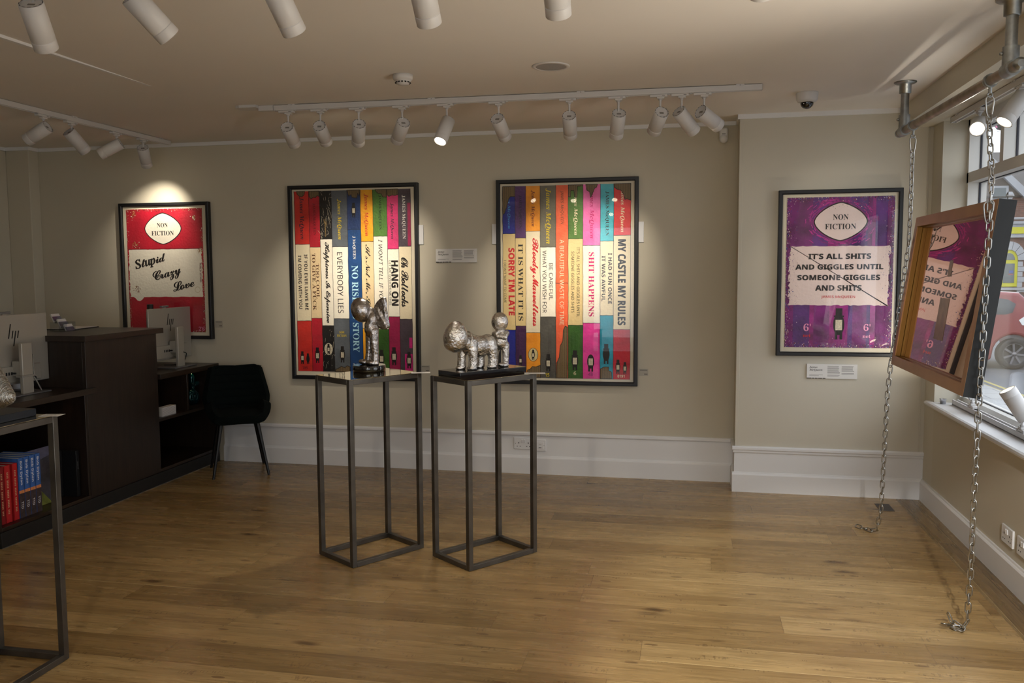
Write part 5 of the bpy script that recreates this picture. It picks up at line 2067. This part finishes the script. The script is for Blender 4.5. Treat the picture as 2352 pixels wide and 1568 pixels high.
# ---------------------------------------------------------------- hanging rail, chains and picture by the window
PA, PB = Vector((1.150, 5.128, 2.261)), Vector((1.195, 3.668, 2.261))
pd = (PB - PA).normalized()
t = thing('pipe_rail', 'galvanised pipe rail hung from the ceiling along the window', 'hanging rail', (PA.x, PA.y, H))
inv = Matrix.Translation((-PA.x, -PA.y, -H))
PR = 0.0215
b = B()
b.tube([PA - pd * 0.085, PB + pd * 0.085], PR, 20, mat('worn_pipe', (142, 128, 108), 0.4, 0.85, vary=0.4, vscale=14), M=inv)
b.obj('pipe', t)
for q in (PA, PB):
    b = B()
    b.tube([(q.x, q.y, H - 0.01), (q.x, q.y, q.z + 0.02)], PR, 20, M_GALV, M=inv)
    b.obj('drop_pipe', t)
    b = B()
    b.lathe([(0, 0), (0.057, 0), (0.058, -0.005), (0.050, -0.010), (0.031, -0.014), (0.030, -0.062), (PR, -0.064)], 32, M_GALV, inv @ tr(q.x, q.y, H))
    b.obj('ceiling_flange', t)
    b = B()
    b.tube([q - pd * 0.034, q + pd * 0.034], 0.0295, 22, M_GALV, M=inv)
    b.tube([(q.x, q.y, q.z), (q.x, q.y, q.z + 0.085)], 0.0295, 22, M_GALV, M=inv)
    b.sphere((q.x - 0.033, q.y, q.z + 0.06), 0.008, M_GALV, inv, 10, 8)
    b.obj('tee_fitting', t)
for q, s in ((PA, -1), (PB, 1)):
    b = B()
    e = q + pd * s * 0.085
    b.tube([e, e + pd * s * 0.012, e + pd * s * 0.022], [0.024, 0.024, 0.014], 18, M_GALV, M=inv)
    b.obj('end_plug', t)

# one link, long axis z
b = B()
pts = []
hl, hw = 0.0235 - 0.0105, 0.0105
for k in range(9):
    q = math.pi * k / 8
    pts.append((hw * math.cos(q), 0, hl + hw * math.sin(q)))
for k in range(9):
    q = math.pi + math.pi * k / 8
    pts.append((hw * math.cos(q), 0, -hl + hw * math.sin(q)))
b.tube(pts, 0.0031, 8, M_ZINC, closed=True)
ME_LINK = b.mesh('chain_link')
PITCH = 0.0365


def along(path, s):
    for p, q in zip(path, path[1:]):
        L = (q - p).length
        if s <= L:
            return p + (q - p) * (s / L), (q - p).normalized()
        s -= L
    return None, None


def link_at(parent, p, tdir, roll, base):
    o = bpy.data.objects.new('link', ME_LINK)
    C.objects.link(o)
    o.parent = parent
    q = tdir.to_track_quat('Z', 'Y') @ Quaternion((0, 0, 1), roll)
    o.rotation_mode = 'QUATERNION'
    o.rotation_quaternion = q
    o.location = p - base
    return o


def snap_hook(parent, name, top, base, L=0.085, face=0.0):
    """pear shaped spring hook hanging from its wide end"""
    b = B()
    pts = [(0.0, 0, 0.0), (0.010, 0, -0.002), (0.017, 0, -0.010), (0.018, 0, -0.022), (0.012, 0, -L + 0.018), (0.008, 0, -L + 0.006), (0, 0, -L), (-0.008, 0, -L + 0.006), (-0.012, 0, -L + 0.018), (-0.018, 0, -0.022), (-0.017, 0, -0.010), (-0.010, 0, -0.002)]
    b.tube(pts, 0.0032, 8, M_ZINC, closed=True)
    b.tube([(0.0165, 0, -0.026), (0.0125, 0, -L + 0.022)], 0.0042, 8, M_ZINC)
    return b.obj(name, parent, loc=Vector(top) - base, rz=face)


def chain(label, ring, path, loop, roll0, hookface):
    path = [Vector(p) for p in path]
    base = Vector((ring[0], ring[1], 2.261))
    t = thing('hanging_chain', label, 'chain', base, 0.0, 'chains holding the framed mirror')
    b = B()
    q0 = pd.to_track_quat('Z', 'Y').to_matrix().to_4x4()
    b.lathe([(0.0220, -0.010), (0.0280, -0.010), (0.0280, 0.010), (0.0220, 0.010), (0.0220, -0.010)], 24, M_GALV, q0)
    b.tube([(0, 0, -0.0275), (0, 0, -0.050)], 0.007, 10, M_GALV)
    b.tube([(0.009 * math.cos(q), 0, -0.056 + 0.009 * math.sin(q)) for q in [k * math.pi / 8 for k in range(16)]], 0.0034, 8, M_GALV, closed=True)
    b.obj('pipe_ring', t)
    snap_hook(t, 'snap_hook', base + Vector((0, 0, -0.060)), base, face=hookface)
    total = sum((q - p).length for p, q in zip(path, path[1:]))
    k = 0
    while k * PITCH < total - 0.005:
        p, d = along(path, k * PITCH)
        if p is None:
            break
        link_at(t, p, d, roll0 + (math.pi / 2 if k % 2 else 0) + 0.12 * math.sin(k * 0.7), base)
        k += 1
    for (p, d, r) in loop:
        link_at(t, Vector(p), Vector(d).normalized(), r, base)
    return t


c1 = chain('steel chain from the far end of the pipe rail to the floor, farther one', (1.155, 4.950, 0), [(1.155, 4.950, 2.110), (1.166, 5.000, 1.80), (1.168, 5.022, 1.64), (1.124, 5.024, 1.235), (1.096, 5.024, 0.985), (1.087, 5.04, 0.82), (1.082, 5.06, 0.42),
                                                                                                  (1.080, 5.08, 0.15), (1.064, 5.10, 0.025), (1.035, 5.135, 0.010), (0.965, 5.225, 0.009)], [], 0.75, 0.4)
c2 = chain('steel chain from the near end of the pipe rail to the floor, nearer one', (1.189, 3.868, 0), [(1.189, 3.868, 2.110), (1.168, 3.740, 1.86), (1.160, 3.714, 1.79), (1.153, 3.712, 1.46), (1.149, 3.712, 1.15), (1.146, 3.714, 0.99), (1.145, 3.72, 0.83),
                                                                                                  (1.147, 3.735, 0.56), (1.150, 3.748, 0.28), (1.147, 3.762, 0.040), (1.132, 3.764, 0.012), (1.085, 3.772, 0.010)],
           [((1.108, 3.752, 0.012), (-0.7, 0.5, 0.1), 0.1), ((1.078, 3.790, 0.014), (-0.9, -0.4, 0.25), 0.3), ((1.092, 3.796, 0.040), (-0.35, 0.1, 0.9), 0.6), ((1.120, 3.778, 0.020), (-0.6, 0.6, 0.3), 1.1)], 0.65, 0.3)
snap_hook(c1, 'snap_hook', (1.166, 5.010, 1.700), Vector((1.155, 4.950, 2.261)), 0.075, 0.9)
snap_hook(c2, 'snap_hook', (1.152, 3.716, 1.765), Vector((1.189, 3.868, 2.261)), 0.085, 0.2)

# framed mirror, turned to the room
FW, FH, FT, FB = 1.262, 0.800, 0.067, 0.050
t = thing('hanging_mirror', 'copper framed mirror with black outer edges hanging on chains before the window', 'mirror', (1.0913, 5.001, 0.986))
t.rotation_euler = (-0.133, 0, R(-90))
M_COP = mat('copper_frame_front', (172, 126, 80), 0.34, 0.55, vary=0.08, vscale=8)
M_GOLD = mat('bronze_gold_liner', (128, 94, 38), 0.32, 0.75)
M_BLKS = mat('matt_black_side', (20, 22, 22), 0.5)
b = B()
b.bb((0, 0.004, 0), (FW, 0.060, 0.004), M_BLKS)
cs = [(0, 0, 1, 1), (FW, 0, -1, 1), (FW, FH, -1, -1), (0, FH, 1, -1)]


def ringmesh(prof, m):
    b = B()
    n = len(prof)
    v = [(cu + du * o, d, cv + dv * o) for cu, cv, du, dv in cs for o, d in prof]
    b.faces(v, [(i * n + k, i * n + (k + 1) % n, ((i + 1) % 4) * n + (k + 1) % n, ((i + 1) % 4) * n + k) for i in range(4) for k in range(n)], m)
    return b


b.bm.free()
ringmesh([(0.0, 0.001), (0.0, FT), (0.008, FT), (0.008, 0.001)], M_BLKS).obj('outer_edge', t)
ringmesh([(0.0005, 0.0), (0.0005, 0.001), (FB, 0.006), (FB, 0.0)], M_COP).obj('front_frame', t)
ringmesh([(FB - 0.004, 0.006), (FB - 0.004, 0.044), (FB + 0.004, 0.044), (FB + 0.004, 0.030), (FB, 0.028), (FB, 0.006)], M_GOLD).obj('inner_liner', t)
b = B()
b.bb((FB - 0.004, 0.040, FB - 0.004), (FW - FB + 0.004, 0.046, FH - FB + 0.004), mat('bronze_mirror', (206, 164, 140), 0.015, 1.0))
b.obj('mirror_glass', t)
b = B()
b.bb((0.006, 0.060, 0.006), (FW - 0.006, 0.066, FH - 0.006), M_BLKS)
b.obj('back_board', t)
M_TAPE = mat('brown_tape', (140, 112, 84), 0.3, vary=0.25, vscale=18)
for k, (u0, u1, v0, v1) in enumerate(((0.612, 0.660, 0.488, 0.568), (0.566, 0.712, 0.188, 0.390))):
    b = B()
    n = 8
    rng = random.Random(k)
    top = [(u0 + (u1 - u0) * i / n, v1 - rng.uniform(0, 0.004)) for i in range(n + 1)]
    bot = [(u1 - (u1 - u0) * i / n, v0 + rng.uniform(0, 0.004)) for i in range(n + 1)]
    b.prism(top + bot, 1, 0.0386, 0.0398, M_TAPE)
    b.obj('tape_strip', t)

# ---------------------------------------------------------------- window display lamps and what stands on the sill
track('lighting_track', 'white lighting track under the beam over the window', (1.530, 5.60), (1.530, 1.80)).location.z = ZS
spotlight('glowing spotlight over the window with its lens towards the room', (1.530, 5.13, ZS - 0.035), (-0.34, -0.90, -0.34), P_WINDOW * 0.25, angle=70, track_dir='y', stem=0.075, group='window spotlights')
spotlight('window spotlight tilted down at the upper right edge of the picture', (1.530, 4.545, ZS - 0.035), (-0.085, -0.03, -0.12), P_WINDOW * 0.6, angle=70, track_dir='y', stem=0.06, group='window spotlights')
t = thing('lighting_track', 'white lighting track lying along the window sill', 'lighting track', (1.600, 5.62, 0.675), R(-90))
b = B()
b.bb((0, -0.018, 0.004), (3.8, -0.011, 0.035), M_WHITE)
b.bb((0, 0.011, 0.004), (3.8, 0.018, 0.035), M_WHITE)
b.bb((0, -0.018, 0.0), (3.8, 0.018, 0.008), M_WHITE)
b.bb((0, -0.011, 0.008), (3.8, 0.011, 0.020), mat('track_groove', (96, 96, 98), 0.6))
b.obj('track_rail', t)
spotlight('upturned spotlight on the sill track with a warm lit end', (1.600, 4.545, 0.710), (-0.085, 0.015, 0.135), P_WINDOW, angle=62, upside=True, stem=0.085, group='window spotlights', soft=0.012)
spotlight('upturned spotlight on the sill track, mostly hidden by the hanging mirror', (1.600, 5.30, 0.710), (-0.05, 0.13, 0.105), P_WINDOW * 0.5, angle=100, upside=True, stem=0.085, group='window spotlights', soft=0.012)
for y, dr_, pw, lab in ((4.10, (-0.09, 0.04, 0.13), 0.12, 'third along the sill from the pier'), (3.30, (-0.12, -0.06, 0.12), 1.1, 'fourth along the sill from the pier'), (2.60, (-0.13, -0.02, 0.12), 1.7, 'fifth along the sill from the pier'), (1.95, (-0.12, 0.05, 0.12), 2.0, 'last along the sill from the pier')):
    spotlight('upturned white spotlight on the sill track, ' + lab, (1.600, y, 0.710), dr_, P_UP * pw, angle=100, upside=True, stem=0.085, group='window spotlights', soft=0.02)
t = thing('metal_cup', 'tiny open chrome cup on the far end of the window sill', 'cup', (1.542, 5.66, 0.675))
b = B()
b.lathe([(0, 0.002), (0.015, 0.002), (0.0165, 0.0), (0.019, 0.028), (0.023, 0.031), (0.0215, 0.032), (0.017, 0.026), (0.0145, 0.006), (0, 0.005)], 24, M_CHROME)
b.obj('cup_body', t)

# ---------------------------------------------------------------- street outside
M_PAVE = bpy.data.materials.new('paving_slabs')
M_PAVE.use_nodes = True
n_, l_ = M_PAVE.node_tree.nodes, M_PAVE.node_tree.links
t_ = n_.new('ShaderNodeTexCoord')
br_ = n_.new('ShaderNodeTexBrick')
br_.inputs['Scale'].default_value = 1.0
br_.inputs['Brick Width'].default_value = 0.6
br_.inputs['Row Height'].default_value = 0.45
br_.inputs['Mortar Size'].default_value = 0.008
br_.inputs['Color1'].default_value = (*lin((150, 151, 150)), 1)
br_.inputs['Color2'].default_value = (*lin((138, 140, 142)), 1)
br_.inputs['Mortar'].default_value = (*lin((96, 98, 100)), 1)
l_.new(t_.outputs['Object'], br_.inputs['Vector'])
l_.new(br_.outputs['Color'], n_['Principled BSDF'].inputs['Base Color'])
n_['Principled BSDF'].inputs['Roughness'].default_value = 0.8
b = B()
b.bb((XW + 0.26, -6, -0.5), (3.95, 40, -0.06), M_PAVE)
b.bb((-8, -8, -0.5), (XW + 0.26, YF - 0.21, -0.06), M_PAVE)
struct('pavement', b)
b = B()
b.bb((3.95, -6, -0.5), (45, 75, -0.12), mat('asphalt', (84, 87, 92), 0.85, vary=0.12, vscale=30))
struct('road', b)
b = B()
M_YLINE = mat('road_line_yellow', (150, 140, 84), 0.8)
for x in (4.06, 4.20):
    b.bb((x, 2, -0.12), (x + 0.06, 14.5, -0.1195), M_YLINE)
struct('road_markings', b)

# red hatchback, side on
t = thing('car', 'red hatchback parked in the street outside the window', 'car', (0, 15.17, -0.12))
M_RED = mat('red_car_paint', (118, 24, 36), 0.3, coat=0.8)
M_CARG = mat('car_window_glass', (40, 52, 62), 0.06, coat=0.5)
M_TYRE = mat('tyre_rubber', (36, 36, 40), 0.8)
WR = 0.255
body = [(2.02, 0.20), (2.00, 0.50), (2.10, 0.62), (2.85, 0.76), (3.35, 1.12), (3.75, 1.25), (4.60, 1.27), (5.22, 1.22), (5.52, 0.98), (5.66, 0.78), (5.70, 0.46), (5.66, 0.20), (5.46, 0.16)]
arch = lambda cx: [(cx + 0.31 * math.cos(q), 0.245 + 0.31 * math.sin(q)) for q in [k * math.pi / 10 for k in range(11)]]
poly = [(2.02, 0.20), (2.00, 0.50), (2.10, 0.62), (2.85, 0.80), (3.35, 1.14), (3.75, 1.25), (4.60, 1.28), (5.22, 1.24), (5.50, 0.98), (5.66, 0.80), (5.70, 0.46), (5.66, 0.18), (5.475, 0.18)] + arch(5.165) + [(4.84, 0.14), (2.98, 0.14)] + arch(2.66) + [(2.33, 0.18)]
b = B()
b.prism(poly, 1, 0.0, 1.62, M_RED)
bd = b.obj('body', t)
md = bd.modifiers.new('bevel', 'BEVEL')
md.width = 0.05
md.segments = 3
md.limit_method = 'ANGLE'
md.angle_limit = R(40)
b = B()
b.prism([(3.40, 0.86), (3.62, 1.14), (3.92, 1.18), (4.12, 1.18), (4.12, 0.88)], 1, -0.012, 0.004, M_CARG)
b.obj('window', t)
b = B()
b.prism([(4.20, 0.88), (4.20, 1.18), (4.80, 1.17), (5.05, 1.13), (5.165, 1.06), (5.12, 0.92), (5.02, 0.89)], 1, -0.012, 0.004, M_CARG)
b.obj('window', t)
b = B()
b.prism([(5.235, 1.20), (5.50, 0.96), (5.54, 0.985), (5.25, 1.245)], 1, 0.12, 1.50, M_CARG)
b.obj('rear_screen', t)
b = B()
b.prism([(5.22, 0.80), (5.30, 0.86), (5.60, 0.84), (5.66, 0.78), (5.66, 0.68), (5.40, 0.70), (5.27, 0.72)], 1, -0.010, 0.05, mat('lamp_clear', (206, 210, 210), 0.2))
b.obj('tail_lamp', t)
b = B()
b.bb((4.15, -0.004, 0.22), (4.16, 0.002, 1.20), M_DARK)
b.bb((4.06, -0.02, 0.80), (4.14, 0.0, 0.83), M_RED)
b.obj('door_seam', t)
for cx in (5.165, 2.66):
    M = tr(cx, -0.02, 0.248) @ rotm('X', R(90))
    b = B()
    b.lathe([(0.175, 0.02), (0.20, 0.03), (0.245, 0.025), (WR - 0.008, 0.0), (WR - 0.008, -0.14), (0.17, -0.16)], 36, M_TYRE, M)
    w = b.obj('wheel', t)
    b = B()
    b.lathe([(0.178, 0.024), (0.166, 0.024), (0.160, 0.0), (0.05, -0.02), (0.0, -0.02)], 36, mat('wheel_well_grey', (70, 72, 76), 0.5, 0.5), M)
    for k in range(7):
        Mk = M @ rotm('Z', k * 2 * math.pi / 7)
        b.faces([(0.02, -0.014, 0.018), (0.168, -0.034, 0.022), (0.168, 0.000, 0.022), (0.02, 0.014, 0.018)], [(0, 1, 2, 3)], mat('alloy_wheel', (112, 112, 116), 0.3, 0.6), False, Mk)
    b.lathe([(0.0, 0.030), (0.034, 0.026), (0.036, 0.0)], 18, mat('alloy_wheel', (112, 112, 116), 0.3, 0.6), M)
    b.obj('wheel_rim', w, recalc=False)

# brick building across the street
M_BRICK = bpy.data.materials.new('red_brick')
M_BRICK.use_nodes = True
n_, l_ = M_BRICK.node_tree.nodes, M_BRICK.node_tree.links
t_ = n_.new('ShaderNodeTexCoord')
mp_ = n_.new('ShaderNodeMapping')
mp_.inputs['Rotation'].default_value = (R(90), 0, 0)
br_ = n_.new('ShaderNodeTexBrick')
br_.inputs['Scale'].default_value = 1.0
br_.inputs['Brick Width'].default_value = 0.36
br_.inputs['Row Height'].default_value = 0.12
br_.inputs['Mortar Size'].default_value = 0.012
br_.inputs['Color1'].default_value = (*lin((112, 70, 58)), 1)
br_.inputs['Color2'].default_value = (*lin((88, 56, 50)), 1)
br_.inputs['Mortar'].default_value = (*lin((110, 98, 90)), 1)
l_.new(t_.outputs['Object'], mp_.inputs['Vector'])
l_.new(mp_.outputs['Vector'], br_.inputs['Vector'])
l_.new(br_.outputs['Color'], n_['Principled BSDF'].inputs['Base Color'])
n_['Principled BSDF'].inputs['Roughness'].default_value = 0.85
M_TILE = bpy.data.materials.new('clay_roof_tiles')
M_TILE.use_nodes = True
n_, l_ = M_TILE.node_tree.nodes, M_TILE.node_tree.links
t_ = n_.new('ShaderNodeTexCoord')
br_ = n_.new('ShaderNodeTexBrick')
br_.inputs['Scale'].default_value = 1.0
br_.inputs['Brick Width'].default_value = 0.3
br_.inputs['Row Height'].default_value = 0.16
br_.inputs['Mortar Size'].default_value = 0.02
br_.inputs['Color1'].default_value = (*lin((70, 62, 58)), 1)
br_.inputs['Color2'].default_value = (*lin((56, 52, 50)), 1)
br_.inputs['Mortar'].default_value = (*lin((36, 33, 33)), 1)
l_.new(t_.outputs['Object'], br_.inputs['Vector'])
l_.new(br_.outputs['Color'], n_['Principled BSDF'].inputs['Base Color'])
M_RENDER = mat('brown_render', (88, 80, 74), 0.85)
M_STONE = mat('pale_stone', (150, 152, 156), 0.8)
M_YEL = mat('yellow_paint', (176, 172, 20), 0.5)
M_PANE = mat('dim_pane', (66, 78, 82), 0.12, coat=0.4)
t = thing('street_building', 'red brick building across the street with yellow window and fascia', 'building', (18.25, 55.0, -0.12))
b = B()
b.bb((-9, 0, 0), (9, 8, 5.78), M_BRICK)
b.obj('brick_wall', t)
b = B()
b.prism([(-0.35, 5.75), (5.2, 9.0), (10.8, 5.75)], 0, -9.0, 9.0, M_TILE)
b.obj('tiled_roof', t)
b = B()
b.prism([(-6.0, 5.78), (-2.6, 9.0), (0.8, 5.78)], 1, -0.15, 5.0, M_RENDER)
b.obj('gable_wall', t)
b = B()
b.prism([(-2.6, 9.05), (-2.6, 9.45), (0.98, 5.86), (0.62, 5.66)], 1, -0.42, -0.12, M_STONE)
b.prism([(-2.6, 9.05), (-2.6, 9.45), (-6.18, 5.86), (-5.82, 5.66)], 1, -0.42, -0.12, M_STONE)
b.obj('barge_board', t)
b = B()
b.bb((-1.15, -0.22, 5.62), (-0.22, -0.14, 6.42), M_STONE)
gw = b.obj('window', t)
b = B()
b.bb((-1.02, -0.24, 5.70), (-0.36, -0.20, 6.30), M_PANE)
b.obj('pane', gw)
b = B()
b.prism([(-0.14 + 0.24 * math.cos(q), 5.86 + 0.24 * math.sin(q)) for q in [k * math.pi / 3 for k in range(6)]], 1, -0.22, -0.15, mat('white_sign', (170, 172, 176), 0.5))
b.bb((-0.30, -0.224, 5.84), (0.02, -0.22, 5.90), M_GREYINK)
b.obj('alarm_box', t)
b = B()
b.bb((-6, -0.30, 3.66), (7, 0.0, 4.04), M_YEL)
b.obj('fascia', t)
b = B()
b.bb((-6, -0.38, 4.22), (7, 0.0, 4.38), M_STONE)
b.bb((-6, -0.30, 4.04), (7, 0.0, 4.22), mat('grey_strip', (130, 132, 136), 0.7))
b.bb((-6, -0.24, 3.44), (7, 0.0, 3.66), M_STONE)
b.tube([(-6, -0.42, 4.52), (1.0, -0.42, 4.52)], 0.07, 10, M_STONE)
b.obj('cornice', t)
# arched surround in stone blocks, yellow frame, pane
b = B()
c0, zc = 0.0, 2.12
for k in range(7):
    q0, q1 = math.pi * k / 7 + 0.015, math.pi * (k + 1) / 7 - 0.015
    pts = [(c0 + 0.46 * math.cos(q), zc + 0.62 * math.sin(q)) for q in (q0, (q0 + q1) / 2, q1)] + [(c0 + 0.88 * math.cos(q), zc + 1.10 * math.sin(q)) for q in (q1, (q0 + q1) / 2, q0)]
    b.prism(pts, 1, -0.16, 0.0, M_STONE)
for s in (-1, 1):
    for k in range(6):
        w_ = 0.40 if k % 2 else 0.26
        z_ = 2.06 - k * 0.30
        b.bb((c0 + s * 0.46, -0.14, z_ - 0.28), (c0 + s * (0.46 + w_), 0.0, z_), M_STONE)
b.bb((-0.95, -0.2, 0.40), (0.95, 0.0, 0.55), M_STONE)
b.obj('stone_surround', t)
b = B()
outer = [(0.46, 0.60), (0.46, zc)] + [(0.46 * math.cos(q), zc + 0.62 * math.sin(q)) for q in [k * math.pi / 12 for k in range(1, 12)]] + [(-0.46, zc), (-0.46, 0.60)]
b.prism(outer, 1, -0.10, -0.02, M_YEL)
wn_ = b.obj('window', t)
b = B()
b.bb((-0.30, -0.115, 0.82), (0.30, -0.10, 1.94), M_PANE)
b.prism([(0.30 * math.cos(q), 2.15 + 0.40 * math.sin(q)) for q in [k * math.pi / 12 for k in range(13)]], 1, -0.115, -0.10, M_PANE)
b.obj('pane', wn_)
b = B()
b.bb((0.02, -0.118, 1.40), (0.22, -0.1155, 1.54), mat('blue_notice', (60, 84, 150), 0.6))
b.bb((-0.02, -0.118, 1.30), (0.24, -0.1155, 1.34), mat('red_notice', (170, 60, 70), 0.6))
b.obj('window_notice', wn_)
b = B()
b.tube([(1.25, -1.0, -0.0), (1.62, -0.6, 1.35)], 0.045, 8, M_YEL)
tag(b.obj('yellow_pole'), None)
for o in [o for o in C.objects if o.name == 'yellow_pole']:
    o.location = (18.25, 55.0, -0.12)
    tag(o, 'thin yellow pole leaning by the brick building across the street', 'pole')

# flower basket hung outside
t = thing('hanging_basket', 'leafy flower basket hung outside the fan light of the window', 'flower basket', (2.60, 8.05, 2.76))
rng = random.Random(9)
b = B()
M_LEAF = mat('dark_leaf', (58, 74, 40), 0.6)
for _ in range(140):
    d = Vector((rng.gauss(0, 1), rng.gauss(0, 1), rng.gauss(0, 0.8))).normalized() * rng.uniform(0.02, 0.13)
    M = tr(*d) @ rotm('Z', rng.uniform(0, 6)) @ rotm('X', rng.uniform(-1, 1))
    b.faces([(0, -0.022, 0), (0.010, 0, 0.003), (0, 0.022, 0), (-0.010, 0, 0.003)], [(0, 1, 2, 3)], M_LEAF, False, M)
b.obj('leaves', t, recalc=False)
b = B()
for _ in range(26):
    d = Vector((rng.gauss(0, 1), rng.gauss(0, 1), rng.gauss(0.3, 0.7))).normalized() * rng.uniform(0.08, 0.14)
    b.sphere(d, 0.012, mat('pink_petal', (206, 110, 150), 0.6), None, 8, 6)
b.obj('flowers', t)
b = B()
b.lathe([(0.0, -0.10), (0.06, -0.08), (0.10, -0.02), (0.11, 0.0)], 16, M_DARK)
b.obj('bowl', t)
b = B()
b.tube([(0, 0, 0.0), (0, 0, 0.55), (-0.2, 0, 0.62), (-0.78, 0, 0.62)], 0.006, 6, M_DARK)
b.obj('bracket', t)
